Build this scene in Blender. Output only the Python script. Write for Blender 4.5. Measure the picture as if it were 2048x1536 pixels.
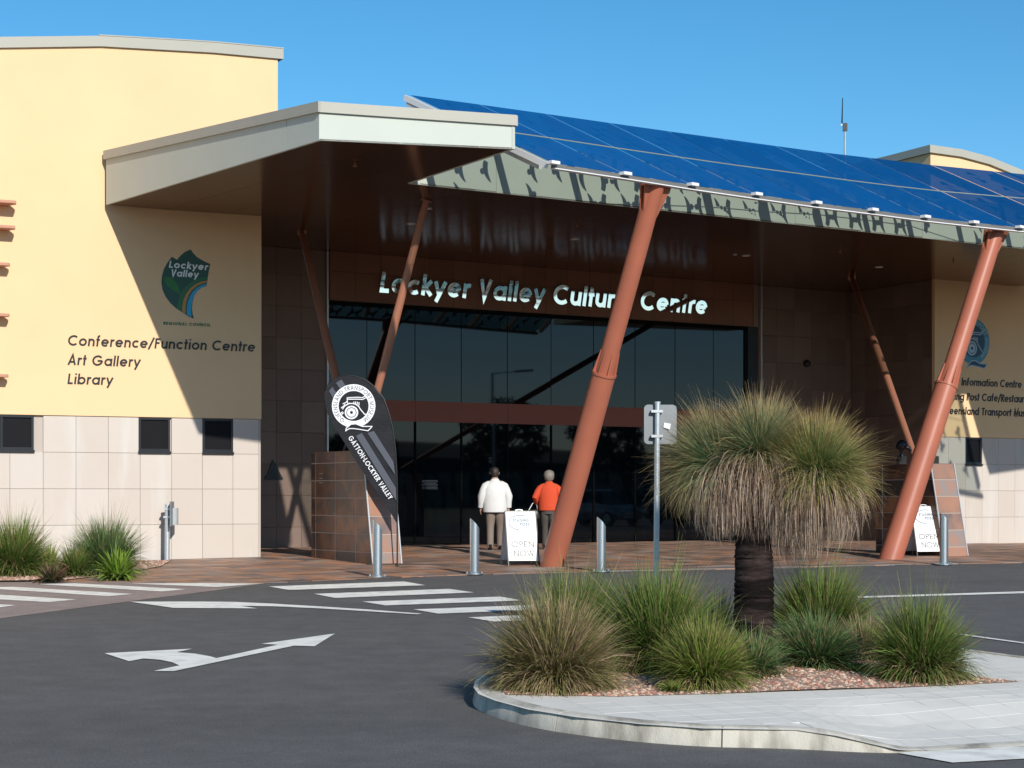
import bpy, bmesh, math, random
import numpy as np
from mathutils import Vector, Matrix
from mathutils.geometry import tessellate_polygon

for _o in list(bpy.data.objects):
    bpy.data.objects.remove(_o, do_unlink=True)
S = bpy.context.scene
C = S.collection
random.seed(7)
RNG = np.random.default_rng(7)

# ------------------------------------------------------------------ camera
F, CX, HY, EYE = 3900.0, 1024.0, 992.0, 2.15
cam_d = bpy.data.cameras.new('camera')
cam = bpy.data.objects.new('camera', cam_d)
C.objects.link(cam)
cam.location = (0, 0, EYE)
cam.rotation_euler = (math.radians(90), 0, 0)
cam_d.sensor_width = 36.0
cam_d.lens = 36.0 * F / 2048.0
cam_d.shift_y = (HY - 768.0) / 2048.0
cam_d.clip_start = 0.1
cam_d.clip_end = 3000
S.camera = cam

# ------------------------------------------------------------------ sky, sun, exposure
SUN_D = Vector((-0.332, 0.823, -0.462)).normalized()      # the way the light travels
W = bpy.data.worlds.new('World')
S.world = W
W.use_nodes = True
nt = W.node_tree
nt.nodes.clear()
w_out = nt.nodes.new('ShaderNodeOutputWorld')
w_bg = nt.nodes.new('ShaderNodeBackground')
w_sky = nt.nodes.new('ShaderNodeTexSky')
w_sky.sky_type = 'NISHITA'
w_sky.sun_disc = False
w_sky.sun_elevation = math.asin(-SUN_D.z)
w_sky.sun_rotation = math.atan2(-SUN_D.x, -SUN_D.y)
w_sky.altitude = 500
w_sky.air_density = 0.8
w_sky.dust_density = 0.35
w_sky.ozone_density = 3.0
w_bg.inputs['Strength'].default_value = 0.135
w_hs = nt.nodes.new('ShaderNodeHueSaturation')
w_hs.inputs['Saturation'].default_value = 1.27
w_hs.inputs['Hue'].default_value = 0.487
nt.links.new(w_sky.outputs['Color'], w_hs.inputs['Color'])
nt.links.new(w_hs.outputs['Color'], w_bg.inputs['Color'])
nt.links.new(w_bg.outputs['Background'], w_out.inputs['Surface'])
sun_d = bpy.data.lights.new('sun', 'SUN')
sun = bpy.data.objects.new('sun', sun_d)
C.objects.link(sun)
sun_d.energy = 4.6
sun_d.angle = math.radians(0.53)
sun_d.color = (1.0, 0.955, 0.88)
sun.location = (10, -25, 20)
sun.rotation_euler = SUN_D.to_track_quat('-Z', 'Y').to_euler()
S.view_settings.view_transform = 'Standard'
S.view_settings.look = 'None'
S.view_settings.exposure = 0.0
S.view_settings.gamma = 1.0
S.view_settings.use_curve_mapping = False
S.cycles.use_denoising = True
S.cycles.max_bounces = 8
S.cycles.diffuse_bounces = 4
S.cycles.glossy_bounces = 4
S.cycles.transparent_max_bounces = 12
S.cycles.caustics_reflective = False
S.cycles.caustics_refractive = False

# ------------------------------------------------------------------ the lie of the land
SLOPE = 0.0245
def zg(x, y):
    top = 1.0 - 0.012 * min(max(0.0, x - 5.0), 8.0)
    return max(min(SLOPE * y, top), -1.4)
def gpt(u, v, dz=0.0):
    """where the sight line of a photo point meets the ground"""
    k = (v - HY) / F
    y = (EYE - dz) / (k + SLOPE)
    for _ in range(30):
        x = (u - CX) / F * y
        y += 0.7 * ((EYE - zg(x, y) - dz) / k - y) if SLOPE * y > 0.93 else 0.0
    x = (u - CX) / F * y
    return Vector((x, y, zg(x, y) + dz))
def at(u, v, y):
    return Vector(((u - CX) / F * y, y, EYE + (HY - v) / F * y))

class Frame:
    """a vertical plane: s along it, z up, d out of it"""
    def __init__(self, o, ex):
        self.o = Vector((o[0], o[1], 0))
        self.ex = Vector((ex[0], ex[1], 0)).normalized()
        self.n = Vector((self.ex.y, -self.ex.x, 0))
    def p(self, s, z, d=0.0):
        v = self.o + self.ex * s + self.n * d
        return Vector((v.x, v.y, z))
    def s_of(self, u, d=0.0):
        k = (u - CX) / F
        b = self.o + self.n * d
        return (k * b.y - b.x) / (self.ex.x - k * self.ex.y)
    def sz(self, u, v, d=0.0):
        s = self.s_of(u, d)
        y = (self.o + self.ex * s + self.n * d).y
        return s, EYE + (HY - v) / F * y

# ------------------------------------------------------------------ materials
def mat(name, col, rough=0.6, metal=0.0, var=0.0, vscale=4.0, bump=0.0, bscale=60.0, spec=0.5,
        objvar=0.0, islvar=0.0, stain=None, sscale=1.0, samt=0.5, coords='Object', stretch=(1, 1, 1), detail=4.0):
    m = bpy.data.materials.new(name)
    m.use_nodes = True
    t = m.node_tree
    b = t.nodes['Principled BSDF']
    b.inputs['Roughness'].default_value = rough
    b.inputs['Metallic'].default_value = metal
    b.inputs['Specular IOR Level'].default_value = spec
    N, L = t.nodes.new, t.links.new
    b.inputs['Base Color'].default_value = (*col, 1)
    if not (var or bump or objvar or islvar or stain):
        return m
    tc = N('ShaderNodeTexCoord')
    geo = N('ShaderNodeNewGeometry')
    mp = N('ShaderNodeMapping')
    mp.inputs['Scale'].default_value = stretch
    L(geo.outputs['Position'] if coords == 'World' else tc.outputs[coords], mp.inputs['Vector'])
    cur = None
    rgb = N('ShaderNodeRGB'); rgb.outputs[0].default_value = (*col, 1)
    cur = rgb.outputs[0]
    def scaled(fac_socket, lo, hi):
        nonlocal cur
        mr = N('ShaderNodeMapRange')
        mr.inputs['To Min'].default_value = lo
        mr.inputs['To Max'].default_value = hi
        L(fac_socket, mr.inputs['Value'])
        mx = N('ShaderNodeMix'); mx.data_type = 'RGBA'; mx.blend_type = 'MULTIPLY'
        mx.inputs[0].default_value = 1.0
        L(cur, mx.inputs[6]); L(mr.outputs['Result'], mx.inputs[7])
        cur = mx.outputs[2]
    if stain:
        nz = N('ShaderNodeTexNoise'); nz.inputs['Scale'].default_value = sscale; nz.inputs['Detail'].default_value = 6
        L(mp.outputs[0], nz.inputs['Vector'])
        mr = N('ShaderNodeMapRange'); mr.inputs['From Min'].default_value = 0.45; mr.inputs['From Max'].default_value = 0.7
        mr.inputs['To Max'].default_value = samt
        L(nz.outputs['Fac'], mr.inputs['Value'])
        mx = N('ShaderNodeMix'); mx.data_type = 'RGBA'
        L(mr.outputs['Result'], mx.inputs[0]); L(cur, mx.inputs[6]); mx.inputs[7].default_value = (*stain, 1)
        cur = mx.outputs[2]
    if var:
        nz = N('ShaderNodeTexNoise'); nz.inputs['Scale'].default_value = vscale; nz.inputs['Detail'].default_value = detail
        L(mp.outputs[0], nz.inputs['Vector'])
        scaled(nz.outputs['Fac'], 1 - var * 1.6, 1 + var * 1.6)
    if objvar:
        oi = N('ShaderNodeObjectInfo'); scaled(oi.outputs['Random'], 1 - objvar, 1 + objvar)
    if islvar:
        scaled(geo.outputs['Random Per Island'], 1 - islvar, 1 + islvar)
    L(cur, b.inputs['Base Color'])
    if bump:
        nz = N('ShaderNodeTexNoise'); nz.inputs['Scale'].default_value = bscale; nz.inputs['Detail'].default_value = 4
        L(mp.outputs[0], nz.inputs['Vector'])
        bp = N('ShaderNodeBump'); bp.inputs['Strength'].default_value = bump; bp.inputs['Distance'].default_value = 0.01
        L(nz.outputs['Fac'], bp.inputs['Height']); L(bp.outputs['Normal'], b.inputs['Normal'])
    return m

def ramp_mat(name, stops, rough=0.6, nscale=3.0, bump=0.0, spec=0.4, mixnoise=0.6, streak=None):
    """colour picked per piece (object or island) from a ramp, mottled inside the piece"""
    m = bpy.data.materials.new(name); m.use_nodes = True
    t = m.node_tree; N, L = t.nodes.new, t.links.new
    b = t.nodes['Principled BSDF']; b.inputs['Roughness'].default_value = rough
    b.inputs['Specular IOR Level'].default_value = spec
    oi = N('ShaderNodeObjectInfo'); geo = N('ShaderNodeNewGeometry')
    ad = N('ShaderNodeMath'); ad.operation = 'ADD'
    L(oi.outputs['Random'], ad.inputs[0]); L(geo.outputs['Random Per Island'], ad.inputs[1])
    fr = N('ShaderNodeMath'); fr.operation = 'FRACT'; L(ad.outputs[0], fr.inputs[0])
    nz = N('ShaderNodeTexNoise'); nz.inputs['Scale'].default_value = nscale; nz.inputs['Detail'].default_value = 5
    L(geo.outputs['Position'], nz.inputs['Vector'])
    sb = N('ShaderNodeMath'); sb.operation = 'SUBTRACT'; L(nz.outputs['Fac'], sb.inputs[0]); sb.inputs[1].default_value = 0.5
    ml = N('ShaderNodeMath'); ml.operation = 'MULTIPLY_ADD'
    L(sb.outputs[0], ml.inputs[0]); ml.inputs[1].default_value = mixnoise * 2; L(fr.outputs[0], ml.inputs[2])
    cr = N('ShaderNodeValToRGB')
    el = cr.color_ramp.elements
    while len(el) < len(stops): el.new(0.5)
    for e, (p, c) in zip(el, stops):
        e.position = p; e.color = (*c, 1)
    L(ml.outputs[0], cr.inputs['Fac'])
    col_out = cr.outputs['Color']
    if streak:
        mp_ = N('ShaderNodeMapping'); mp_.inputs['Scale'].default_value = (2.6, 2.6, 0.35)
        L(geo.outputs['Position'], mp_.inputs['Vector'])
        ns = N('ShaderNodeTexNoise'); ns.inputs['Scale'].default_value = 1.0; ns.inputs['Detail'].default_value = 4
        L(mp_.outputs[0], ns.inputs['Vector'])
        mr = N('ShaderNodeMapRange'); mr.inputs['From Min'].default_value = 0.56; mr.inputs['From Max'].default_value = 0.72; mr.inputs['To Max'].default_value = 0.55
        L(ns.outputs['Fac'], mr.inputs['Value'])
        mx = N('ShaderNodeMix'); mx.data_type = 'RGBA'
        L(mr.outputs['Result'], mx.inputs[0]); L(col_out, mx.inputs[6]); mx.inputs[7].default_value = (*streak, 1)
        col_out = mx.outputs[2]
    L(col_out, b.inputs['Base Color'])
    if bump:
        n2 = N('ShaderNodeTexNoise'); n2.inputs['Scale'].default_value = 40
        L(geo.outputs['Position'], n2.inputs['Vector'])
        bp = N('ShaderNodeBump'); bp.inputs['Strength'].default_value = bump; bp.inputs['Distance'].default_value = 0.01
        L(n2.outputs['Fac'], bp.inputs['Height']); L(bp.outputs['Normal'], b.inputs['Normal'])
    return m

def blade_mat(name, base, mid, tip, dry, dryness=0.3, rough=0.55):
    """leaf blades: colour runs from root to tip, some blades are dry"""
    m = bpy.data.materials.new(name); m.use_nodes = True
    t = m.node_tree; N, L = t.nodes.new, t.links.new
    b = t.nodes['Principled BSDF']; b.inputs['Roughness'].default_value = rough
    b.inputs['Specular IOR Level'].default_value = 0.35
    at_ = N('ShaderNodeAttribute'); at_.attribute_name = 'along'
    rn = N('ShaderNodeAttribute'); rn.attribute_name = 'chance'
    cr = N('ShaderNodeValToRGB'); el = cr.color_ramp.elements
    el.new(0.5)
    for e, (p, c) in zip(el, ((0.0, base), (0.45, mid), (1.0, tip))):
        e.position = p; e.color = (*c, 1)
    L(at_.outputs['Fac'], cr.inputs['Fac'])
    mr = N('ShaderNodeMapRange'); mr.inputs['From Min'].default_value = 1 - dryness - 0.08; mr.inputs['From Max'].default_value = 1 - dryness + 0.08
    L(rn.outputs['Fac'], mr.inputs['Value'])
    mx = N('ShaderNodeMix'); mx.data_type = 'RGBA'
    L(mr.outputs['Result'], mx.inputs[0]); L(cr.outputs['Color'], mx.inputs[6]); mx.inputs[7].default_value = (*dry, 1)
    r2 = N('ShaderNodeMath'); r2.operation = 'MULTIPLY'; L(rn.outputs['Fac'], r2.inputs[0]); r2.inputs[1].default_value = 17.0
    f2 = N('ShaderNodeMath'); f2.operation = 'FRACT'; L(r2.outputs[0], f2.inputs[0])
    m2 = N('ShaderNodeMapRange'); m2.inputs['To Min'].default_value = 0.6; m2.inputs['To Max'].default_value = 1.45
    L(f2.outputs[0], m2.inputs['Value'])
    mm = N('ShaderNodeMix'); mm.data_type = 'RGBA'; mm.blend_type = 'MULTIPLY'; mm.inputs[0].default_value = 1
    L(mx.outputs[2], mm.inputs[6]); L(m2.outputs['Result'], mm.inputs[7])
    L(mm.outputs[2], b.inputs['Base Color'])
    tr = N('ShaderNodeBsdfTranslucent'); L(mm.outputs[2], tr.inputs['Color'])
    ms = N('ShaderNodeMixShader'); ms.inputs[0].default_value = 0.25
    L(b.outputs[0], ms.inputs[1]); L(tr.outputs[0], ms.inputs[2])
    L(ms.outputs[0], t.nodes['Material Output'].inputs['Surface'])
    return m

def glass_mat(name):
    """tinted reflective roof glass: lets part of the sun through"""
    m = bpy.data.materials.new(name); m.use_nodes = True
    t = m.node_tree; N, L = t.nodes.new, t.links.new
    t.nodes.remove(t.nodes['Principled BSDF'])
    tr = N('ShaderNodeBsdfTransparent'); tr.inputs['Color'].default_value = (0.62, 0.68, 0.62, 1)
    gl = N('ShaderNodeBsdfGlossy'); gl.inputs['Color'].default_value = (0.14, 0.56, 0.84, 1); gl.inputs['Roughness'].default_value = 0.03
    df = N('ShaderNodeBsdfDiffuse'); df.inputs['Color'].default_value = (0.01, 0.09, 0.30, 1)
    lw = N('ShaderNodeLayerWeight'); lw.inputs['Blend'].default_value = 0.5
    mr = N('ShaderNodeMapRange'); mr.inputs['From Min'].default_value = 0.3; mr.inputs['From Max'].default_value = 0.75; mr.inputs['To Min'].default_value = 0.10; mr.inputs['To Max'].default_value = 0.94
    L(lw.outputs['Facing'], mr.inputs['Value'])
    a = N('ShaderNodeMixShader'); a.inputs[0].default_value = 0.22
    L(tr.outputs[0], a.inputs[1]); L(df.outputs[0], a.inputs[2])
    c = N('ShaderNodeMixShader'); L(mr.outputs['Result'], c.inputs[0]); L(a.outputs[0], c.inputs[1]); L(gl.outputs[0], c.inputs[2])
    # slight waviness of the toughened panes
    geo = N('ShaderNodeNewGeometry')
    nz = N('ShaderNodeTexNoise'); nz.inputs['Scale'].default_value = 0.7; nz.inputs['Detail'].default_value = 1
    L(geo.outputs['Position'], nz.inputs['Vector'])
    bp = N('ShaderNodeBump'); bp.inputs['Strength'].default_value = 0.25; bp.inputs['Distance'].default_value = 0.03
    L(nz.outputs['Fac'], bp.inputs['Height']); L(bp.outputs['Normal'], gl.inputs['Normal'])
    L(c.outputs[0], t.nodes['Material Output'].inputs['Surface'])
    return m

def asphalt_mat(name, col):
    m = bpy.data.materials.new(name); m.use_nodes = True
    t = m.node_tree; N, L = t.nodes.new, t.links.new
    b = t.nodes['Principled BSDF']; b.inputs['Roughness'].default_value = 0.85
    b.inputs['Specular IOR Level'].default_value = 0.25
    geo = N('ShaderNodeNewGeometry')
    big = N('ShaderNodeTexNoise'); big.inputs['Scale'].default_value = 0.35; big.inputs['Detail'].default_value = 5
    mid = N('ShaderNodeTexNoise'); mid.inputs['Scale'].default_value = 3.0; mid.inputs['Detail'].default_value = 6
    fin = N('ShaderNodeTexNoise'); fin.inputs['Scale'].default_value = 90; fin.inputs['Detail'].default_value = 3
    mpp = N('ShaderNodeMapping'); mpp.inputs['Scale'].default_value = (0.35, 1.6, 1)
    L(geo.outputs['Position'], mpp.inputs['Vector'])
    L(mpp.outputs[0], big.inputs['Vector'])
    for n_ in (mid, fin): L(geo.outputs['Position'], n_.inputs['Vector'])
    cur = None
    rgb = N('ShaderNodeRGB'); rgb.outputs[0].default_value = (*col, 1); cur = rgb.outputs[0]
    for n_, lo, hi in ((big, 0.88, 1.12), (mid, 0.86, 1.14), (fin, 0.5, 1.5)):
        mr = N('ShaderNodeMapRange'); mr.inputs['From Min'].default_value = 0.25; mr.inputs['From Max'].default_value = 0.75
        mr.inputs['To Min'].default_value = lo; mr.inputs['To Max'].default_value = hi
        L(n_.outputs['Fac'], mr.inputs['Value'])
        mx = N('ShaderNodeMix'); mx.data_type = 'RGBA'; mx.blend_type = 'MULTIPLY'; mx.inputs[0].default_value = 1
        L(cur, mx.inputs[6]); L(mr.outputs['Result'], mx.inputs[7]); cur = mx.outputs[2]
    # sparse pale chips in the bitumen
    vo = N('ShaderNodeTexVoronoi'); vo.inputs['Scale'].default_value = 60
    L(geo.outputs['Position'], vo.inputs['Vector'])
    th = N('ShaderNodeMath'); th.operation = 'LESS_THAN'; th.inputs[1].default_value = 0.13
    L(vo.outputs['Distance'], th.inputs[0])
    sc = N('ShaderNodeMath'); sc.operation = 'MULTIPLY'; L(th.outputs[0], sc.inputs[0]); sc.inputs[1].default_value = 0.35
    mx = N('ShaderNodeMix'); mx.data_type = 'RGBA'; L(sc.outputs[0], mx.inputs[0]); L(cur, mx.inputs[6]); mx.inputs[7].default_value = (0.3, 0.29, 0.27, 1)
    L(mx.outputs[2], b.inputs['Base Color'])
    bp = N('ShaderNodeBump'); bp.inputs['Strength'].default_value = 0.35; bp.inputs['Distance'].default_value = 0.006
    L(fin.outputs['Fac'], bp.inputs['Height']); L(bp.outputs['Normal'], b.inputs['Normal'])
    return m

M = {}
M['cream'] = mat('cream_render', (0.83, 0.575, 0.335), 0.9, var=0.03, vscale=0.8, bump=0.25, bscale=120, spec=0.12, coords='World', stain=(0.74, 0.50, 0.28), sscale=0.6, samt=0.25)
M['tile_pale'] = ramp_mat('pale_stone_tile', ((0.0, (0.545, 0.475, 0.415)), (0.5, (0.57, 0.505, 0.445)), (1.0, (0.59, 0.53, 0.475))), 0.55, 1.3, mixnoise=0.3, spec=0.3, streak=(0.63, 0.60, 0.56))
M['tile_brown'] = ramp_mat('brown_stone_tile', ((0.0, (0.175, 0.122, 0.098)), (0.5, (0.20, 0.142, 0.115)), (1.0, (0.235, 0.17, 0.14))), 0.5, 2.0, mixnoise=0.4, spec=0.25)
M['tile_bulk'] = ramp_mat('bulkhead_stone_tile', ((0.0, (0.20, 0.098, 0.062)), (0.5, (0.22, 0.11, 0.07)), (1.0, (0.245, 0.125, 0.082))), 0.5, 2.0, mixnoise=0.3, spec=0.25)
M['grout'] = mat('pale_grout', (0.47, 0.41, 0.36), 0.9)
M['grout_dark'] = mat('brown_grout', (0.25, 0.20, 0.17), 0.9)
M['tile_rust'] = ramp_mat('rusty_slate_tile', ((0.0, (0.03, 0.026, 0.025)), (0.3, (0.085, 0.042, 0.027)), (0.55, (0.15, 0.058, 0.029)), (0.8, (0.085, 0.066, 0.058)), (1.0, (0.20, 0.088, 0.045))), 0.35, 3.5, bump=0.2, mixnoise=0.9, spec=0.4)
M['paver'] = ramp_mat('slate_paver', ((0.0, (0.12, 0.10, 0.09)), (0.3, (0.31, 0.165, 0.10)), (0.6, (0.22, 0.175, 0.155)), (0.8, (0.44, 0.21, 0.115)), (1.0, (0.34, 0.275, 0.235))), 0.55, 2.2, bump=0.25, mixnoise=0.35, spec=0.35)
M['soffit'] = mat('brown_soffit_panel', (0.075, 0.036, 0.018), 0.16, var=0.06, vscale=1.0, spec=0.5, coords='World', objvar=0.10)
M['fascia'] = mat('pale_green_grey_metal', (0.50, 0.53, 0.47), 0.5, var=0.03, vscale=2, spec=0.35, coords='World')
M['fascia_cap'] = mat('grey_metal_capping', (0.42, 0.405, 0.345), 0.5, var=0.03, vscale=2, spec=0.35, coords='World')
M['roofing'] = mat('dark_roof_sheet', (0.06, 0.06, 0.065), 0.6)
M['awning_glass'] = glass_mat('blue_reflective_glass')
M['frit'] = mat('printed_leaf_film', (0.02, 0.05, 0.10), 0.4)
M['rafter'] = mat('pale_painted_steel', (0.55, 0.55, 0.53), 0.45)
M['white_metal'] = mat('white_painted_metal', (0.80, 0.80, 0.80), 0.4)
M['bar_tan'] = mat('tan_glazing_bar', (0.30, 0.26, 0.20), 0.5)
M['grey_metal'] = mat('grey_gutter_metal', (0.16, 0.152, 0.145), 0.5, spec=0.3)
M['column'] = mat('terracotta_painted_steel', (0.40, 0.128, 0.076), 0.42, var=0.10, vscale=1.5, bump=0.08, bscale=120, spec=0.32, coords='World')
M['strut'] = mat('copper_brown_painted_steel', (0.36, 0.15, 0.09), 0.35, spec=0.5)
M['blade'] = mat('pale_terracotta_blade', (0.50, 0.24, 0.15), 0.5)
M['band'] = mat('terracotta_panel', (0.30, 0.085, 0.048), 0.4, var=0.04, objvar=0.06, spec=0.3)
M['win_glass'] = mat('dark_window_glass', (0.0015, 0.003, 0.005), 0.02, spec=0.42)
M['screen'] = mat('dark_mesh_screen', (0.007, 0.007, 0.009), 0.5, spec=0.12, bump=0.3, bscale=150)
M['grout_light'] = mat('light_plinth_grout', (0.42, 0.36, 0.31), 0.9)
M['win_frame'] = mat('black_window_frame', (0.012, 0.013, 0.016), 0.35)
M['joint'] = mat('black_silicone_joint', (0.004, 0.004, 0.005), 0.8, spec=0.1)
M['trim'] = mat('silver_corner_trim', (0.62, 0.62, 0.62), 0.35, metal=0.4)
M['chrome'] = mat('mirror_polished_steel', (0.86, 0.90, 0.92), 0.03, metal=1.0)
M['black_letter'] = mat('black_letter', (0.012, 0.011, 0.011), 0.4)
M['asphalt'] = asphalt_mat('asphalt', (0.116, 0.111, 0.107))
M['pink'] = asphalt_mat('pink_grey_asphalt', (0.31, 0.245, 0.218))
M['paint'] = mat('white_road_paint', (0.90, 0.87, 0.785), 0.7, var=0.08, vscale=6, bump=0.2, bscale=80, coords='World', stain=(0.42, 0.40, 0.38), sscale=5, samt=0.45)
M['concrete'] = mat('pale_concrete', (0.74, 0.70, 0.63), 0.85, var=0.05, vscale=2.5, bump=0.2, bscale=90, coords='World', stain=(0.58, 0.55, 0.50), sscale=1.5, samt=0.45)
M['kerb'] = mat('weathered_kerb_concrete', (0.56, 0.52, 0.44), 0.9, var=0.12, vscale=5, bump=0.4, bscale=60, coords='World', stain=(0.19, 0.165, 0.13), sscale=2.6, samt=0.9, stretch=(2.2, 1.0, 0.8))
M['bed'] = mat('pebble_mulch_soil', (0.34, 0.24, 0.185), 0.95, var=0.25, vscale=25, bump=0.6, bscale=60, coords='World')
M['steel'] = mat('brushed_stainless_steel', (0.66, 0.67, 0.68), 0.30, metal=1.0)
M['galv'] = mat('galvanised_steel', (0.52, 0.55, 0.56), 0.45, metal=0.55, var=0.10, vscale=18)
M['alu'] = mat('bare_aluminium_sheet', (0.20, 0.215, 0.225), 0.5, metal=0.25, var=0.08, vscale=3)
M['white'] = mat('white_board', (0.78, 0.78, 0.77), 0.45)
M['black'] = mat('black_plastic', (0.012, 0.012, 0.013), 0.45)
M['flag'] = mat('black_flag_cloth', (0.0115, 0.012, 0.016), 0.6, bump=0.55, bscale=6, stretch=(1.5, 1, 4), coords='World', spec=0.25)
M['flag_grey'] = mat('grey_flag_print', (0.085, 0.092, 0.115), 0.6, spec=0.25)
M['flag_white'] = mat('white_flag_print', (0.80, 0.81, 0.84), 0.6)
M['ground'] = mat('dry_grass_ground', (0.12, 0.12, 0.05), 0.95, var=0.2, vscale=0.3, coords='World')

# ------------------------------------------------------------------ mesh helpers
def prop(o, label=None, cat=None, group=None, kind=None):
    if label: o['label'] = label
    if cat: o['category'] = cat
    if group: o['group'] = group
    if kind: o['kind'] = kind
    return o
def link(name, me, parent=None, m=None):
    o = bpy.data.objects.new(name, me)
    C.objects.link(o)
    if parent is not None:
        o.parent = parent
        o.matrix_parent_inverse = parent.matrix_world.inverted() if parent.type != 'EMPTY' or True else Matrix()
    return o
def empty(name, loc, label, cat, group=None):
    o = bpy.data.objects.new(name, None)
    C.objects.link(o)
    o.location = loc
    o.empty_display_size = 0.2
    o.matrix_world = Matrix.Translation(Vector(loc))
    return prop(o, label, cat, group)

class MB:
    def __init__(self):
        self.v, self.f, self.mi = [], [], []
        self.m = 0
    def add(self, vs, fs):
        k = len(self.v)
        self.v += [tuple(x) for x in vs]
        for f in fs:
            self.f.append([i + k for i in f]); self.mi.append(self.m)
        return self
    def hexa(self, b, t):
        """two quads of corners, bottom and top (same order)"""
        return self.add(list(b) + list(t), [(3, 2, 1, 0), (4, 5, 6, 7), (0, 1, 5, 4), (1, 2, 6, 5), (2, 3, 7, 6), (3, 0, 4, 7)])
    def box(self, x0, x1, y0, y1, z0, z1):
        return self.hexa([(x0, y0, z0), (x1, y0, z0), (x1, y1, z0), (x0, y1, z0)], [(x0, y0, z1), (x1, y0, z1), (x1, y1, z1), (x0, y1, z1)])
    def fbox(self, fr, s0, s1, z0, z1, d0, d1):
        P = fr.p
        return self.hexa([P(s0, z0, d1), P(s1, z0, d1), P(s1, z0, d0), P(s0, z0, d0)], [P(s0, z1, d1), P(s1, z1, d1), P(s1, z1, d0), P(s0, z1, d0)])
    def beam(self, a, b, w, h, up=(0, 0, 1)):
        a, b = Vector(a), Vector(b)
        t = (b - a).normalized(); sx = t.cross(Vector(up)).normalized(); uy = sx.cross(t)
        q = [(-w / 2, -h / 2), (w / 2, -h / 2), (w / 2, h / 2), (-w / 2, h / 2)]
        return self.hexa([a + sx * i + uy * j for i, j in q], [b + sx * i + uy * j for i, j in q])
    def tube(self, pts, rad, n=12, cap=True, flat=1.0):
        """tube through points; rad a number or a list; flat squeezes one axis"""
        pts = [Vector(p) for p in pts]
        if not isinstance(rad, (list, tuple)): rad = [rad] * len(pts)
        k = len(self.v); rings = []
        ref = None
        for i, p in enumerate(pts):
            a = pts[max(i - 1, 0)]; b = pts[min(i + 1, len(pts) - 1)]
            t = (b - a).normalized()
            if ref is None:
                ref = Vector((1, 0, 0)) if abs(t.x) < 0.8 else Vector((0, 1, 0))
            x = (ref - t * ref.dot(t)).normalized(); ref = x
            y = t.cross(x)
            r = rad[i]; rx, ry = (r if isinstance(r, tuple) else (r, r * flat))
            for j in range(n):
                an = 2 * math.pi * j / n
                self.v.append(tuple(p + x * rx * math.cos(an) + y * ry * math.sin(an)))
        for i in range(len(pts) - 1):
            for j in range(n):
                j2 = (j + 1) % n
                self.f.append([k + i * n + j, k + i * n + j2, k + (i + 1) * n + j2, k + (i + 1) * n + j]); self.mi.append(self.m)
        if cap:
            self.f.append([k + j for j in reversed(range(n))]); self.mi.append(self.m)
            e = k + (len(pts) - 1) * n
            self.f.append([e + j for j in range(n)]); self.mi.append(self.m)
        return self
    def rings(self, rs, n=20, cap=True, origin=(0, 0, 0)):
        """stack of horizontal ellipses (cx, cy, z, rx, ry)"""
        k = len(self.v); ox, oy, oz = origin
        for cx, cy, z, rx, ry in rs:
            for j in range(n):
                a = 2 * math.pi * j / n
                self.v.append((ox + cx + rx * math.cos(a), oy + cy + ry * math.sin(a), oz + z))
        for i in range(len(rs) - 1):
            for j in range(n):
                j2 = (j + 1) % n
                self.f.append([k + i * n + j, k + i * n + j2, k + (i + 1) * n + j2, k + (i + 1) * n + j]); self.mi.append(self.m)
        if cap:
            self.f.append([k + j for j in reversed(range(n))]); self.mi.append(self.m)
            e = k + (len(rs) - 1) * n
            self.f.append([e + j for j in range(n)]); self.mi.append(self.m)
        return self
    def prism(self, poly, mp, d0, d1):
        """flat outline (x, y) pulled from depth d0 to d1 through the map mp(x, y, d)"""
        n = len(poly)
        vs = [mp(x, y, d0) for x, y in poly] + [mp(x, y, d1) for x, y in poly]
        fs = [tuple(range(n - 1, -1, -1)), tuple(range(n, 2 * n))] + [(i, (i + 1) % n, n + (i + 1) % n, n + i) for i in range(n)]
        return self.add(vs, fs)
    def ribbon(self, pts, hw, mp, d0, d1):
        """a stroke of half width hw along a flat polyline"""
        closed = len(pts) > 3 and abs(pts[0][0] - pts[-1][0]) + abs(pts[0][1] - pts[-1][1]) < 1e-6
        if closed: pts = pts[:-1]
        n = len(pts); Lp, Rp = [], []
        for i, (x, y) in enumerate(pts):
            if closed: a, b = pts[i - 1], pts[(i + 1) % n]
            else: a, b = pts[max(i - 1, 0)], pts[min(i + 1, n - 1)]
            def un(p, q):
                dx, dy = q[0] - p[0], q[1] - p[1]; l = math.hypot(dx, dy) or 1e-9
                return dx / l, dy / l
            t1 = un(a, (x, y)) if a != (x, y) else un((x, y), b)
            t2 = un((x, y), b) if b != (x, y) else t1
            nx, ny = -(t1[1] + t2[1]), t1[0] + t2[0]
            l = math.hypot(nx, ny) or 1e-9; nx /= l; ny /= l
            c = max(0.35, nx * -t1[1] + ny * t1[0])
            Lp.append((x + nx * hw / c, y + ny * hw / c)); Rp.append((x - nx * hw / c, y - ny * hw / c))
        k = len(self.v)
        for q in (Lp, Rp):
            for d in (d0, d1):
                for p in q: self.v.append(tuple(mp(p[0], p[1], d)))
        A, B, Cc, D = 0, n, 2 * n, 3 * n          # L back, L front, R back, R front
        m_ = n if closed else n - 1
        for i in range(m_):
            j = (i + 1) % n
            for f in ((D + i, D + j, B + j, B + i), (A + i, A + j, Cc + j, Cc + i), (B + i, B + j, A + j, A + i), (Cc + i, Cc + j, D + j, D + i)):
                self.f.append([k + q for q in f]); self.mi.append(self.m)
        if not closed:
            for i in (0, n - 1):
                self.f.append([k + A + i, k + Cc + i, k + D + i, k + B + i]); self.mi.append(self.m)
        return self
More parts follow.
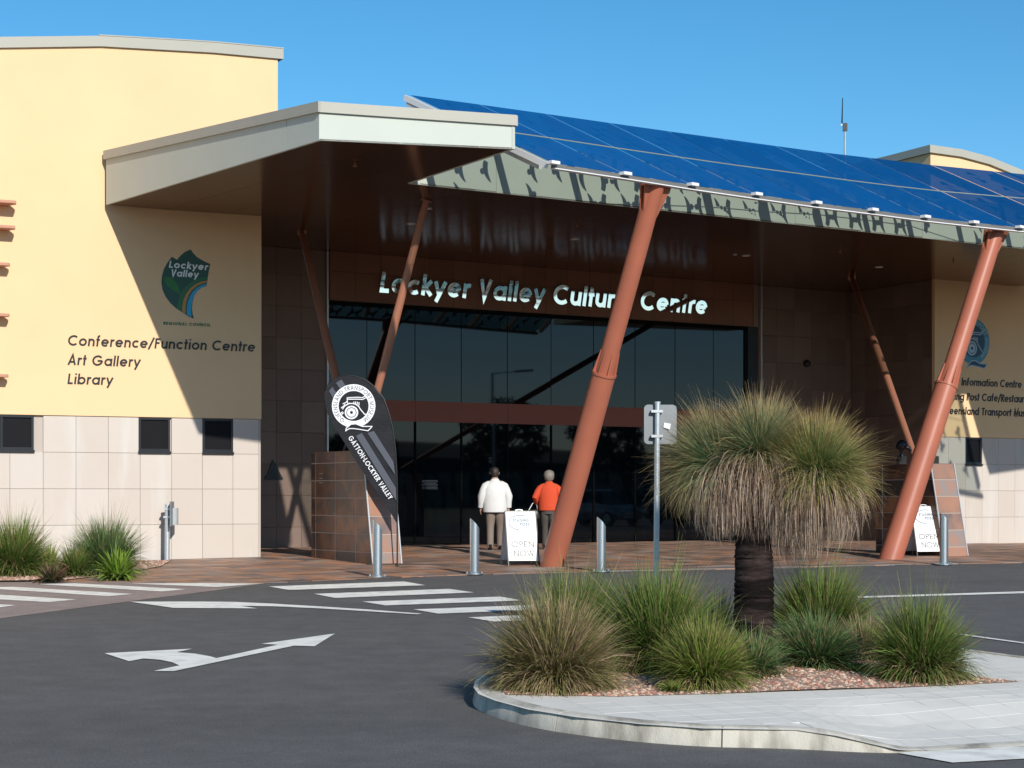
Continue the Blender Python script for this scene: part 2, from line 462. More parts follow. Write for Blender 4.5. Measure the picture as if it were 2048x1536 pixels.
    def mesh(self, name, mats, smooth=False):
        me = bpy.data.meshes.new(name)
        me.from_pydata(self.v, [], self.f)
        for m_ in (mats if isinstance(mats, (list, tuple)) else [mats]): me.materials.append(m_)
        if any(self.mi): me.polygons.foreach_set('material_index', self.mi)
        bm = bmesh.new(); bm.from_mesh(me)
        bmesh.ops.recalc_face_normals(bm, faces=bm.faces)
        bm.to_mesh(me); bm.free()
        if smooth:
            me.polygons.foreach_set('use_smooth', [True] * len(me.polygons))
            try: me.set_sharp_from_angle(angle=math.radians(42))
            except Exception: pass
        me.update()
        return me
    def build(self, name, mats, parent=None, smooth=False):
        return link(name, self.mesh(name, mats, smooth), parent)

def local_mesh(name, mb, mats, org, smooth=False):
    mb.v = [(x - org[0], y - org[1], z - org[2]) for x, y, z in mb.v]
    return mb.mesh(name, mats, smooth)
def thing_mesh(name, mb, mats, org, label, cat, group=None, smooth=False, kind=None):
    """a thing that is one mesh, with its origin at org"""
    o = bpy.data.objects.new(name, local_mesh(name, mb, mats, org, smooth))
    C.objects.link(o)
    o.location = org
    o.matrix_world = Matrix.Translation(Vector(org))
    return prop(o, label, cat, group, kind)
def copy_tree(o, loc=None, label=None):
    c = o.copy(); C.objects.link(c)
    if loc is not None: c.location = loc
    if label: c['label'] = label
    for ch in list(o.children):
        k = ch.copy(); C.objects.link(k); k.parent = c; k.matrix_parent_inverse = ch.matrix_parent_inverse.copy()
        for g in list(ch.children):
            q = g.copy(); C.objects.link(q); q.parent = k; q.matrix_parent_inverse = g.matrix_parent_inverse.copy()
    return c

def clip_half(poly, a, b):
    """keep the part of poly (x, y) left of the line a->b"""
    out = []
    def side(p): return (b[0] - a[0]) * (p[1] - a[1]) - (b[1] - a[1]) * (p[0] - a[0])
    for i in range(len(poly)):
        p, q = poly[i], poly[(i + 1) % len(poly)]
        sp, sq = side(p), side(q)
        if sp >= 0: out.append(p)
        if sp * sq < 0:
            t = sp / (sp - sq); out.append((p[0] + (q[0] - p[0]) * t, p[1] + (q[1] - p[1]) * t))
    return out
def inside(poly, x, y):
    r = False; n = len(poly)
    for i in range(n):
        x1, y1 = poly[i]; x2, y2 = poly[(i + 1) % n]
        if (y1 > y) != (y2 > y) and x < (x2 - x1) * (y - y1) / (y2 - y1) + x1: r = not r
    return r

# ------------------------------------------------------------------ lettering: a round geometric sans made of strokes
def arc(cx, cy, rx, ry, a0, a1, n=None):
    n = n or max(4, int(abs(a1 - a0) / 20))
    return [(cx + rx * math.cos(math.radians(a0 + (a1 - a0) * i / n)), cy + ry * math.sin(math.radians(a0 + (a1 - a0) * i / n))) for i in range(n + 1)]
XH = 0.72
def glyph(ch, h):
    r = XH / 2 - h; c = r + h; x2 = 2 * r + h; m = XH / 2
    ring = arc(c, m, r, r, 0, 360, 22); ring[-1] = ring[0]
    ra = 0.215; ru = (XH - 2 * h) / 4; RC = 0.5 - h
    up = 1.03
    O = arc(0.5, 0.5, RC, RC, 0, 360, 26); O[-1] = O[0]
    g = {
        'o': ([ring], 2 * c), 'c': ([arc(c, m, r, r, 48, 312)], 1.72 * c), 'e': ([arc(c, m, r, r, 0, 318), [(h, m), (x2, m)]], 2 * c),
        'a': ([ring, [(x2, XH), (x2, 0)]], 2 * c), 'd': ([ring, [(x2, up), (x2, 0)]], 2 * c), 'b': ([ring, [(h, up), (h, 0)]], 2 * c),
        'p': ([ring, [(h, XH), (h, -0.28)]], 2 * c), 'q': ([ring, [(x2, XH), (x2, -0.28)]], 2 * c),
        'g': ([ring, [(x2, XH), (x2, -0.02)] + arc(c, -0.02, r, 0.25, 0, -150)], 2 * c),
        'n': ([[(h, 0), (h, XH)], [(h, XH - h - ra)] + arc(h + ra, XH - h - ra, ra, ra, 180, 0) + [(h + 2 * ra, 0)]], 2 * ra + 2 * h),
        'h': ([[(h, 0), (h, up)], [(h, XH - h - ra)] + arc(h + ra, XH - h - ra, ra, ra, 180, 0) + [(h + 2 * ra, 0)]], 2 * ra + 2 * h),
        'u': ([[(h, XH)] + arc(h + ra, h + ra, ra, ra, 180, 360) + [(h + 2 * ra, XH)], [(h + 2 * ra, XH), (h + 2 * ra, 0)]], 2 * ra + 2 * h),
        'm': ([[(h, 0), (h, XH)], [(h, XH - h - .19)] + arc(h + .19, XH - h - .19, .19, .19, 180, 0) + [(h + .38, 0)],
               [(h + .38, XH - h - .19)] + arc(h + .57, XH - h - .19, .19, .19, 180, 0) + [(h + .76, 0)]], .76 + 2 * h),
        'r': ([[(h, 0), (h, XH)], arc(h + .2, XH - h - .2, .2, .2, 180, 65)], .34), 't': ([[(.15, .98), (.15, 0)], [(0, XH - h), (.32, XH - h)]], .32),
        'l': ([[(h, 0), (h, up)]], 2 * h), 'i': ([[(h, 0), (h, XH)], [(h, .90), (h, 1.03)]], 2 * h),
        'f': ([[(.14, 0), (.14, .86)] + arc(.28, .86, .14, .15, 180, 80), [(0, XH - h), (.32, XH - h)]], .34),
        'k': ([[(h, 0), (h, up)], [(h, .26), (.46, XH)], [(.2, .38), (.52, 0)]], .54),
        'y': ([[(.04, XH), (.29, .06)], [(.56, XH), (.17, -.28)]], .6), 'v': ([[(.04, XH), (.29, .02), (.54, XH)]], .58),
        's': ([arc(.22, XH - h - ru, .16, ru, 30, 270) + arc(.22, h + ru, .17, ru, 90, -150)[1:]], .44),
        '/': ([[(0, -.12), (.4, 1.05)]], .42), ' ': ([], .28), '.': ([[(.15, .38), (.15, .6)]], .3),
        'C': ([arc(.5, .5, RC, RC, 47, 313, 20)], .88), 'O': ([O], 1.0), 'Q': ([O, [(.58, .32), (.95, -.03)]], 1.0),
        'G': ([arc(.5, .5, RC, RC, 42, 356, 22), [(.5, .47), (1 - h, .47)]], 1.0), 'I': ([[(h, 0), (h, 1)]], 2 * h),
        'L': ([[(h, 1), (h, h), (.46, h)]], .47), 'V': ([[(h, 1), (.35, .03), (.7 - h, 1)]], .7), 'W': ([[(h, 1), (.26, .03), (.5, .95), (.74, .03), (1 - h, 1)]], 1.0),
        'A': ([[(h, 0), (.38, .97), (.76 - h, 0)], [(.17, .3), (.59, .3)]], .76), 'F': ([[(.46, 1 - h), (h, 1 - h), (h, 0)], [(h, .54), (.42, .54)]], .48),
        'E': ([[(.48, 1 - h), (h, 1 - h), (h, h), (.48, h)], [(h, .53), (.44, .53)]], .5), 'T': ([[(0, 1 - h), (.56, 1 - h)], [(.28, 1 - h), (.28, 0)]], .56),
        'P': ([[(h, 0), (h, 1 - h), (.26, 1 - h)] + arc(.26, .74, .24, .26 - h, 90, -90, 8) + [(h, .48 + h)]], .52),
        'R': ([[(h, 0), (h, 1 - h), (.26, 1 - h)] + arc(.26, .74, .24, .26 - h, 90, -90, 8) + [(h, .48 + h)], [(.24, .48), (.54, 0)]], .56),
        'M': ([[(h, 0), (h + .06, .97), (.45, .08), (.84 - h, .97), (.9 - h, 0)]], .9), 'N': ([[(h, 0), (h, .97), (.72 - h, .03), (.72 - h, 1)]], .72),
        'S': ([arc(.28, .74, .23, .26 - h, 25, 270) + arc(.28, .25, .25, .25 - h + .01, 90, -155)[1:]], .56),
        'U': ([[(h, 1), (h, .3)] + arc(.33, .3, .33 - h, .3 - h, 180, 360) + [(.66 - h, 1)]], .66),
        'D': ([[(h, .02), (h, 1 - h), (.25, 1 - h)] + arc(.25, .5, .43, .5 - h, 90, -90, 10) + [(h, h)]], .7),
        'B': ([[(h, 0), (h, 1)], [(h, 1 - h), (.24, 1 - h)] + arc(.24, .76, .2, .24 - h, 90, -90, 6) + [(h, .52)], [(.24, .52)] + arc(.26, .27, .24, .27 - h, 90, -90, 6) + [(h, h)]], .52),
        'Y': ([[(h, 1), (.32, .45), (.64 - h, 1)], [(.32, .45), (.32, 0)]], .64), 'K': ([[(h, 0), (h, 1)], [(.54, 1), (h, .4)], [(.2, .52), (.56, 0)]], .58),
    }
    return g[ch]
def layout(text, h, sp=0.13):
    x, out = 0.0, []
    for ch in text:
        st, w = glyph(ch, h)
        out.append((ch, st, x, w)); x += w + sp
    return out, x - sp
def lettering(text, parent, name, m, mp, cap, width, h=0.062, slant=0.13, sp=0.13, d0=0.0, d1=0.02, each=True, step=0.0006):
    """letters on the plane map mp(x, y, d); each letter one part"""
    lay, w = layout(text, h, sp)
    kx = width / w if width else cap
    obs = []
    mb = MB()
    for ch, st, x, gw in lay:
        if each: mb = MB()
        for k, s in enumerate(st):
            mb.ribbon([((x + px + slant * py) * kx, py * cap) for px, py in s], h * (kx + cap) / 2, mp, d0, d1 + k * step)
        if each and st: obs.append(mb.build(name, m, parent))
    if not each: obs.append(mb.build(name, m, parent))
    return obs
# ================================================================== the setting: ground
def sheet(name, poly, m, dz, label=None, kind='structure', parent=None, cuts=0):
    """a flat-lying sheet following the land"""
    mb = MB()
    mb.add([(x, y, zg(x, y) + dz) for x, y in poly], [tuple(range(len(poly)))])
    o = mb.build(name, m, parent)
    if parent is None: prop(o, kind=kind)
    return o
gm = MB()
xs = [-900, -300, -120] + list(range(-60, 61, 4)) + [120, 300, 900]
ys = [-900, -300, -120] + list(range(-60, 61, 3)) + [120, 300, 900]
gv = [(x, y, zg(x, y) - 0.06) for y in ys for x in xs]
gf = [(j * len(xs) + i, j * len(xs) + i + 1, (j + 1) * len(xs) + i + 1, (j + 1) * len(xs) + i) for j in range(len(ys) - 1) for i in range(len(xs) - 1)]
gm.add(gv, gf)
prop(gm.build('ground', M['ground']), kind='structure')
gm = MB()
xs = list(np.arange(-60, 62, 2.0)); ys = list(np.arange(-40, 58, 2.0)) + [58]
gv = [(x, y, zg(x, y)) for y in ys for x in xs]
gf = [(j * len(xs) + i, j * len(xs) + i + 1, (j + 1) * len(xs) + i + 1, (j + 1) * len(xs) + i) for j in range(len(ys) - 1) for i in range(len(xs) - 1)]
gm.add(gv, gf)
car_park = prop(gm.build('car_park', M['asphalt']), kind='structure')

# walls of the building as frames
LW = Frame((-4.94, 38.36), (0.893, 0.449))
EW = Frame((-2.576, 44.85), (0.830, 0.558))
C2 = EW.p(14.15, 0)
RC_ = (10.71, 49.5)
RW = Frame(RC_, (0.830, 0.558))
TW = Frame((C2.x, C2.y), (RC_[0] - C2.x, RC_[1] - C2.y))       # return wall on the right
TWL = math.hypot(RC_[0] - C2.x, RC_[1] - C2.y)
ZS = 7.65                                                       # soffit level

# pink-grey coloured crossing on the left
sheet('coloured_pavement', [(-30, 12.0), (-6.46, 24.6), (-5.36, 27.35), (-4.43, 29.57), (-3.90, 31.02), (-7.2, 31.35), (-9.5, 31.2), (-30, 29.0)], M['pink'], 0.004)

# slate paving in front of the doors
front = [(-7.3, 31.30), (-3.92, 30.98), (-2.22, 32.2), (-0.63, 33.06), (1.53, 33.87), (4.24, 34.7), (7.33, 35.9), (9.58, 36.5), (16.0, 39.0), (26.0, 43.5)]
back = [(26.0, 60.0), (RW.p(9, 0).x, RW.p(9, 0).y), RC_, (C2.x, C2.y), (EW.p(-3.6, 0).x, EW.p(-3.6, 0).y), (LW.p(0, 0).x, LW.p(0, 0).y), (LW.p(-1.72, 0).x, LW.p(-1.72, 0).y), (-6.25, 35.1), (-6.55, 33.0)]
apron = front + back
paving = None
def apron_grid():
    a = -math.radians(0.0)
    ex, ey = Vector((0.83, 0.558)), Vector((-0.558, 0.83))
    o = Vector((-3.92, 30.98))
    full, cut = [], []
    g = 0.42; gap = 0.008
    for i in range(-16, 66):
        for j in range(-14, 40):
            q = [o + ex * (i * g + gap) + ey * (j * g + gap), o + ex * ((i + 1) * g - gap) + ey * (j * g + gap),
                 o + ex * ((i + 1) * g - gap) + ey * ((j + 1) * g - gap), o + ex * (i * g + gap) + ey * ((j + 1) * g - gap)]
            ins = [inside(apron, p.x, p.y) for p in q]
            if all(ins): full.append(q)
            elif any(ins):
                poly = [(p.x, p.y) for p in q]
                for k in range(len(front) - 1):
                    a_, b_ = front[k], front[k + 1]
                    cx = sum(p[0] for p in poly) / max(1, len(poly))
                    if a_[0] - 0.3 <= cx <= b_[0] + 0.3 and len(poly) > 2: poly = clip_half(poly, a_, b_)
                if len(poly) > 2:
                    cut.append(poly)
    return full, cut
full, cut = apron_grid()
mb = MB()
# grout bed as a fine strip mesh under the pavers, following the land
bm = bmesh.new()
vs = [bm.verts.new((x, y, 0)) for x, y in apron]
bm.faces.new(vs)
bm.normal_update(); bmesh.ops.triangulate(bm, faces=bm.faces[:], ngon_method='EAR_CLIP')
for y in np.arange(31, 60, 1.0):
    bmesh.ops.bisect_plane(bm, geom=bm.verts[:] + bm.edges[:] + bm.faces[:], plane_co=(0, y, 0), plane_no=(0, 1, 0))
for x in (5, 7, 9, 11, 13):
    bmesh.ops.bisect_plane(bm, geom=bm.verts[:] + bm.edges[:] + bm.faces[:], plane_co=(x, 0, 0), plane_no=(1, 0, 0))
for v in bm.verts: v.co.z = zg(v.co.x, v.co.y) + 0.006
me = bpy.data.meshes.new('paving'); bm.to_mesh(me); bm.free(); me.materials.append(M['grout_dark'])
for p in me.polygons:
    if p.normal.z < 0: p.flip()
paving = prop(link('paving', me), kind='structure')
# 280 nearest pavers as pieces of their own, the rest as one part
full.sort(key=lambda q: q[0].y + 0.25 * abs(q[0].x - 1))
def paver_prism(mb, poly):
    n = len(poly)
    cx = sum(p[0] for p in poly) / n; cy = sum(p[1] for p in poly) / n
    dz = 0.013 + random.uniform(-0.0015, 0.0015)
    top = [(p[0], p[1], zg(p[0], p[1]) + dz) for p in poly]
    bot = [(p[0], p[1], zg(p[0], p[1]) + 0.002) for p in poly]
    mb.add(bot + top, [tuple(range(n, 2 * n))] + [(i, (i + 1) % n, n + (i + 1) % n, n + i) for i in range(n)])
g = 0.42 - 0.016
bmm = MB().hexa([(-g / 2, -g / 2, -0.012), (g / 2, -g / 2, -0.012), (g / 2, g / 2, -0.012), (-g / 2, g / 2, -0.012)],
                [(-g / 2 + .003, -g / 2 + .003, 0), (g / 2 - .003, -g / 2 + .003, 0), (g / 2 - .003, g / 2 - .003, 0), (-g / 2 + .003, g / 2 - .003, 0)])
paver_me = bmm.mesh('paver', M['paver'])
near, rest = full[:285], full[285:]
for q in near:
    c = (q[0] + q[2]) / 2
    ax = Vector((0.83, 0.558, 0)); ay = Vector((-0.558, 0.83, 0))
    ax.z = (zg(c.x + ax.x * .2, c.y + ax.y * .2) - zg(c.x - ax.x * .2, c.y - ax.y * .2)) / .4
    ay.z = (zg(c.x + ay.x * .2, c.y + ay.y * .2) - zg(c.x - ay.x * .2, c.y - ay.y * .2)) / .4
    ax.normalize(); ay.normalize(); az = ax.cross(ay)
    p = link('paver', paver_me, paving)
    p.matrix_basis = Matrix(((ax.x, ay.x, az.x, c.x), (ax.y, ay.y, az.y, c.y), (ax.z, ay.z, az.z, zg(c.x, c.y) + 0.0135), (0, 0, 0, 1)))
mb = MB()
for q in rest: paver_prism(mb, [(p.x, p.y) for p in q])
for q in cut: paver_prism(mb, q)
prop(mb.build('paver_field', M['paver'], paving), kind='stuff')

# drain grate along the edge of the paving
ga, gb = gpt(1205, 1144), gpt(1822, 1130)
gd = (gb - ga).normalized(); gn = Vector((-gd.y, gd.x, 0))
M['grate'] = mat('worn_steel_bar', (0.32, 0.31, 0.30), .5, metal=.2)
gr = empty('drain_grate', ga, 'long steel drain grate set along the edge of the slate paving', 'grate')
mb = MB()
for off in (0.02, 0.50):
    mb.beam(ga + gn * off + Vector((0, 0, .014)), gb + gn * off + Vector((0, 0, .014)), 0.03, 0.02)
mb.build('frame', M['grey_metal'], gr)
mb = MB(); L_ = (gb - ga).length
for i in range(int(L_ / 0.08)):
    a = ga + gd * (i * 0.08 + .02) + Vector((0, 0, .0155))
    mb.beam(a + gn * 0.03, a + gn * 0.49, 0.022, 0.016)
prop(mb.build('bar', M['grate'], gr), kind='stuff')
mb = MB(); up = Vector((0, 0, .0085))
mb.add([ga + up + gn * .03, gb + up + gn * .03, gb + up + gn * .49, ga + up + gn * .49], [(0, 1, 2, 3)])
mb.build('channel', M['black'], gr)

# ------------------------------------------------------------------ painted road markings
def marking(name, pts, label=None):
    mb = MB()
    P = [gpt(u, v) for u, v in pts]
    mb.add([(p.x, p.y, p.z + 0.009) for p in P], [tuple(range(len(P)))])
    o = mb.build(name, M['paint'])
    for p in o.data.polygons:
        if p.normal.z < 0: p.flip()
    return prop(o, kind='structure')
def fill_strip(name, up_, lo_):
    mb = MB()
    n = len(up_)
    P = [gpt(u, v) for u, v in up_] + [gpt(u, v) for u, v in lo_]
    mb.add([(p.x, p.y, p.z + 0.009) for p in P], [(i, i + 1, n + i + 1, n + i) for i in range(n - 1)])
    return prop(mb.build(name, M['paint']), kind='structure')
for q in ([(537.5, 1174), (578, 1181), (851.5, 1171.6), (808, 1163.8)], [(628, 1188.8), (670, 1197), (948, 1186), (898, 1178.8)],
          [(725, 1204.4), (770, 1212), (1044, 1202), (1000, 1194.4)], [(826.5, 1220), (876.5, 1228.5), (1150, 1217.5), (1098, 1210)],
          [(936, 1236), (987.5, 1244.5), (1266, 1233), (1210, 1225)]):
    marking('crossing_stripe', q)
for q in ([(256, 1168), (433, 1175), (525, 1168.2), (400, 1167.2)], [(69, 1169), (325, 1184), (371, 1179.5), (150, 1167.6)],
          [(-60, 1175.6), (216, 1193.5), (266, 1189), (28, 1174.8)], [(-130, 1192.5), (97, 1205.4), (153, 1200.4), (-60, 1186.5)], [(-220, 1207), (-24, 1219), (31, 1211.6), (-160, 1200)]):
    marking('crossing_stripe', q)
marking('turn_arrow', [(209, 1308), (384, 1299), (353, 1306), (391, 1309), (419, 1314), (433, 1318), (556, 1291), (523, 1289), (670, 1268.5), (629, 1294), (587.5, 1293), (347, 1344), (308, 1343.5), (359, 1332.5), (344, 1326), (319, 1321), (287.5, 1318.5), (258, 1324)])
marking('turn_arrow', [(259, 1204.4), (347, 1217), (515, 1218), (480, 1212.8), (545, 1213.7), (640, 1218), (740, 1224), (834, 1229.8), (843, 1228.5), (740, 1220.5), (640, 1214), (545, 1208.5), (470, 1205), (400, 1204.3)])
marking('lane_line', [(1716, 1194), (1716, 1197.2), (2200, 1183), (2200, 1179)])
marking('lane_line', [(1870, 1262), (1868, 1263.6), (2120, 1298.5), (2120, 1296)])
marking('edge_marking', [(1795, 1508), (1905, 1527.5), (2150, 1514), (2150, 1494), (2000, 1497)])

# ------------------------------------------------------------------ the building
bld = empty('cultural_centre', LW.p(0, .9), 'cream and brown civic building with deep canopy, raking terracotta columns and blue glass awning', 'building')

def tiles(wall, fr, s0, s1, rows, m, w=0.62, gap=0.0025, d0=-0.045, d1=0.0, skip=None, start=None):
    """stone tiles of one size share a mesh; each is a piece of its own"""
    cache = {}
    s = start if start is not None else s0
    edges = [s0]
    while s < s1 - 0.02:
        if s > s0 + 0.02: edges.append(s)
        s += w
    edges.append(s1)
    for za, zb in zip(rows[:-1], rows[1:]):
        for a, b in zip(edges[:-1], edges[1:]):
            if skip and any(a + .05 < k[1] and b - .05 > k[0] and za + .05 < k[3] and zb - .05 > k[2] for k in skip): continue
            key = (round(b - a, 3), round(zb - za, 3))
            if key not in cache:
                hw, hh = key[0] / 2 - gap, key[1] / 2 - gap; bv = 0.003
                mb = MB()
                mb.hexa([(-hw, d0, -hh), (hw, d0, -hh), (hw, d0, hh), (-hw, d0, hh)], [(-hw, d1 - bv, -hh), (hw, d1 - bv, -hh), (hw, d1 - bv, hh), (-hw, d1 - bv, hh)])
                k = 8
                mb.v += [(-hw + bv, d1, -hh + bv), (hw - bv, d1, -hh + bv), (hw - bv, d1, hh - bv), (-hw + bv, d1, hh - bv)]
                mb.f = [f for f in mb.f if f != [4, 5, 6, 7]]; mb.mi = [0] * len(mb.f)
                for f in ((4, 5, 9, 8), (5, 6, 10, 9), (6, 7, 11, 10), (7, 4, 8, 11), (8, 9, 10, 11)):
                    mb.f.append(list(f)); mb.mi.append(0)
                mb.v = [(x, -y, z) for x, y, z in mb.v]
                cache[key] = mb.mesh('tile', m)
            o = link('tile', cache[key], wall)
            c = fr.p((a + b) / 2, (za + zb) / 2, random.uniform(-0.001, 0.001))
            o.matrix_basis = Matrix(((fr.ex.x, -fr.n.x, 0, c.x), (fr.ex.y, -fr.n.y, 0, c.y), (0, 0, 1, c.z), (0, 0, 0, 1)))

def window(fr, s0, s1, z0, z1, parent, mull=()):
    w = MB(); t = 0.045
    for a, b, c, d in ((s0, s1, z1 - t, z1 - .004), (s0, s1, z0, z0 + t), (s0, s0 + t, z0 + t, z1 - t), (s1 - t, s1, z0 + t, z1 - t)):
        w.fbox(fr, a, b, c, d, -0.05, 0.006)
    w.fbox(fr, s0 - .01, s1 + .01, z0 - .05, z0 - .003, -0.05, 0.045)
    for mpos in mull: w.fbox(fr, mpos - .02, mpos + .02, z0 + t, z1 - t, -0.05, 0.002)
    win = w.build('window', M['win_frame'], parent)
    g_ = MB(); g_.fbox(fr, s0 + t, s1 - t, z0 + t, z1 - t, -0.05, -0.03)
    g_.build('pane', M['screen'], win)
    # insect screen ribs
    return win

# --- left wing: cream wall above a stone-tiled base
ZB = 3.662
wl = MB(); wl.fbox(LW, -14, 0.0, 0.3, ZB, -0.35, -0.048); wl.fbox(LW, -0.05, -0.004, .3, ZB, -0.048, -0.002)
wall_l = wl.build('tiled_wall_base', M['grout'], bld)
s466, s405 = LW.s_of(466), LW.s_of(405)
wins = [(LW.s_of(-58), LW.s_of(67.5)), (LW.s_of(277), LW.s_of(340)), (s405, s466)]
tiles(wall_l, LW, -9.0, -0.05, [0.84, 1.60, 2.285, 2.97, ZB - 0.004], M['tile_pale'], w=0.617, start=s466 - 0.617 * 16,
      skip=[(a, b, 2.97, ZB) for a, b in wins])
for i, (a, b) in enumerate(wins):
    window(LW, a, b, 3.01, ZB - .006, bld, mull=(LW.s_of(3),) if i == 0 else ())
arch = [(-14, 8.3), (-11, 9.2), (-9, 9.68), (-7, 10.08), (-5.07, 10.43), (-3.2, 10.65), (-1.0, 10.755), (0.34, 10.775)]
poly = [(-14, ZB), (0.0, ZB), (0.0, ZS + .06), (0.34, ZS + .06)] + [(s, z) for s, z in reversed(arch)]
mb = MB(); mb.prism(poly, lambda s, z, d: LW.p(s, z, d), -0.35, 0.028)
mb.build('rendered_wall', M['cream'], bld)
mb = MB()
for (s0, z0), (s1, z1) in zip(arch[:-1], arch[1:]):
    s1_ = s1 + (0.10 if s1 > 0.3 else 0)
    mb.hexa([LW.p(s0, z0, .085), LW.p(s1_, z1, .085), LW.p(s1_, z1, -.45), LW.p(s0, z0, -.45)], [LW.p(s0, z0 + .2, .085), LW.p(s1_, z1 + .2, .085), LW.p(s1_, z1 + .2, -.45), LW.p(s0, z0 + .2, -.45)])
mb.build('roof_capping', M['fascia_cap'], bld)
s_a, s_b = LW.s_of(195), LW.s_of(560)
mb = MB()
def archz(s):
    for (s0, z0), (s1, z1) in zip(arch[:-1], arch[1:]):
        if s0 <= s <= s1: return z0 + (z1 - z0) * (s - s0) / (s1 - s0)
    return arch[-1][1]
pp = [s_a + (0.45 - s_a) * i / 8 for i in range(9)]
for a, b in zip(pp[:-1], pp[1:]):
    za, zb = archz(a) + .2, archz(b) + .2
    mb.hexa([LW.p(a, za + .002, .095), LW.p(b, zb + .002, .095), LW.p(b, zb + .002, -.44), LW.p(a, za + .002, -.44)], [LW.p(a, za + .022, .095), LW.p(b, zb + .022, .095), LW.p(b, zb + .022, -.44), LW.p(a, za + .022, -.44)])
mb.build('roof_flashing', M['fascia_cap'], bld)
# curved vault roof and the far sides of the left wing
mb = MB()
for (s0, z0), (s1, z1) in zip(arch[:-1], arch[1:]):
    mb.hexa([LW.p(s0, z0 - .1, -.36), LW.p(s1, z1 - .1, -.36), LW.p(s1, z1 - .1, -14), LW.p(s0, z0 - .1, -14)], [LW.p(s0, z0 + .1, -.36), LW.p(s1, z1 + .1, -.36), LW.p(s1, z1 + .1, -14), LW.p(s0, z0 + .1, -14)])
mb.build('vault_roof', M['roofing'], bld)
mb = MB(); mb.fbox(LW, 0.0 - .3, 0.0, 0.4, ZS - .25, -5.6, -0.36); mb.fbox(LW, .04, 0.34, ZS + .06, 10.6, -14, -0.36)
mb.build('side_wall', M['cream'], bld)
# sun-shade blades at the far left
for k, (v, u1, dd) in enumerate(((407, 32, .42), (457, 30, .42), (530, 20, .36), (631, 19, .36), (752, 17, .36))):
    s1, z1 = LW.sz(u1, v, .2); s0 = LW.s_of(-170)
    mb = MB()
    mb.prism([(s0, .03), (s1 - .12, .03), (s1, dd * .55), (s1 - .05, dd), (s0, dd)], lambda x, y, d: LW.p(x, z1 + d, y), -0.028, 0.022)
    mb.build('sunshade_blade', M['blade'], bld)

# --- entrance recess
def plain_wall(name, fr, s0, s1, z0, z1, m, d0=-0.3, d1=-0.046):
    mb = MB(); mb.fbox(fr, s0, s1, z0, z1, d0, d1)
    return mb.build(name, m, bld)
rows10 = [0.86, 1.46, 2.16, 2.86, 3.56, 4.26, 4.96, 5.66, 6.36, 7.06, ZS]
w1 = plain_wall('tiled_wall', EW, -4.4, -1.93, 0.5, ZS + .028, M['grout_dark'])
tiles(w1, EW, -4.3, -1.93, rows10, M['tile_brown'], w=0.62, start=-1.93 - .62 * 4)
w2 = plain_wall('tiled_wall', EW, 10.86, 14.45, 0.5, ZS + .028, M['grout_dark'])
tiles(w2, EW, 10.86, 14.15, rows10, M['tile_brown'], w=0.62)
w3 = plain_wall('tiled_wall', TW, -0.1, TWL - .13, 0.5, ZS + .028, M['grout_dark'])
tiles(w3, TW, 0.02, TWL - .02, rows10, M['tile_brown'], w=0.62)
for s, z0 in ((-1.91, 0.9), (10.92, 0.9)):
    mb = MB(); mb.fbox(EW, s - .018, s + .018, z0, ZS - .01, -0.04, 0.06); mb.build('corner_trim', M['trim'], bld)
bulk = plain_wall('bulkhead', EW, -1.88, 10.80, 6.56, ZS, M['grout_dark'], d0=-.3, d1=.055)
EWB = Frame((EW.p(0, 0, .1).x, EW.p(0, 0, .1).y), (0.830, 0.558))
tiles(bulk, EWB, -1.88, 10.62, [6.56, 7.20, ZS], M['tile_bulk'], w=0.655, d0=-.045, start=-1.88)
mb = MB(); mb.fbox(EW, 10.52, 10.80, 0.9, 6.555, -.3, -.02); mb.build('end_post', M['win_frame'], bld)
# glazing
mull_u = [733.5, 830, 922.5, 1014.7, 1102, 1187, 1270, 1350, 1426.6]
ms = [-1.88] + [EW.s_of(u, -.12) for u in mull_u] + [10.52]
glz = MB(); glz.fbox(EW, -1.88, 10.52, 6.47, 6.556, -.25, -.06)
glz.fbox(EW, -1.88, 10.52, 0.9, 1.03, -.25, -.09)
for s in ms[1:-1]: glz.fbox(EW, s - .006, s + .006, 4.36, 6.47, -.2, -.114)
for s in ms[1:-1:1]: glz.fbox(EW, s - .025, s + .025, 1.03, 3.87, -.2, -.10)
glaz = glz.build('glazing_frame', M['joint'], bld)
for a, b in zip(ms[:-1], ms[1:]):
    for z0, z1 in ((4.30, 6.48), (1.02, 3.93)):
        mb = MB()
        tl = random.uniform(-.002, .002)
        P = EW.p
        mb.hexa([P(a + .007, z0, -.12), P(b - .007, z0, -.12 + tl), P(b - .007, z0, -.14), P(a + .007, z0, -.14)], [P(a + .007, z1, -.12), P(b - .007, z1, -.12 + tl), P(b - .007, z1, -.14), P(a + .007, z1, -.14)])
        mb.build('glass_pane', M['win_glass'], glaz)
pb = [-1.88] + [ms[i] for i in (2, 4, 6, 8)] + [10.52]
for a, b in zip(pb[:-1], pb[1:]):
    mb = MB(); mb.fbox(EW, a + .004, b - .004, 3.875, 4.355, -.2, -.095); mb.build('terracotta_panel', M['band'], bld)
# small printed notices stuck to the door glass
for u, v, w_, h_ in ((981, 921, .13, .16), (981, 942, .11, .14), (1183, 929, .13, .16), (860, 970, .5, .22)):
    s, z = EW.sz(u, v, -.115)
    nb = MB(); k = 0
    while k * .032 < h_:
        ln = w_ * random.uniform(.6, 1.0)
        nb.fbox(EW, s - ln / 2, s + ln / 2, z + h_ / 2 - k * .032 - .012, z + h_ / 2 - k * .032, -.119, -.1165); k += 1
    nb.build('door_notice', M['flag_grey'], bld)

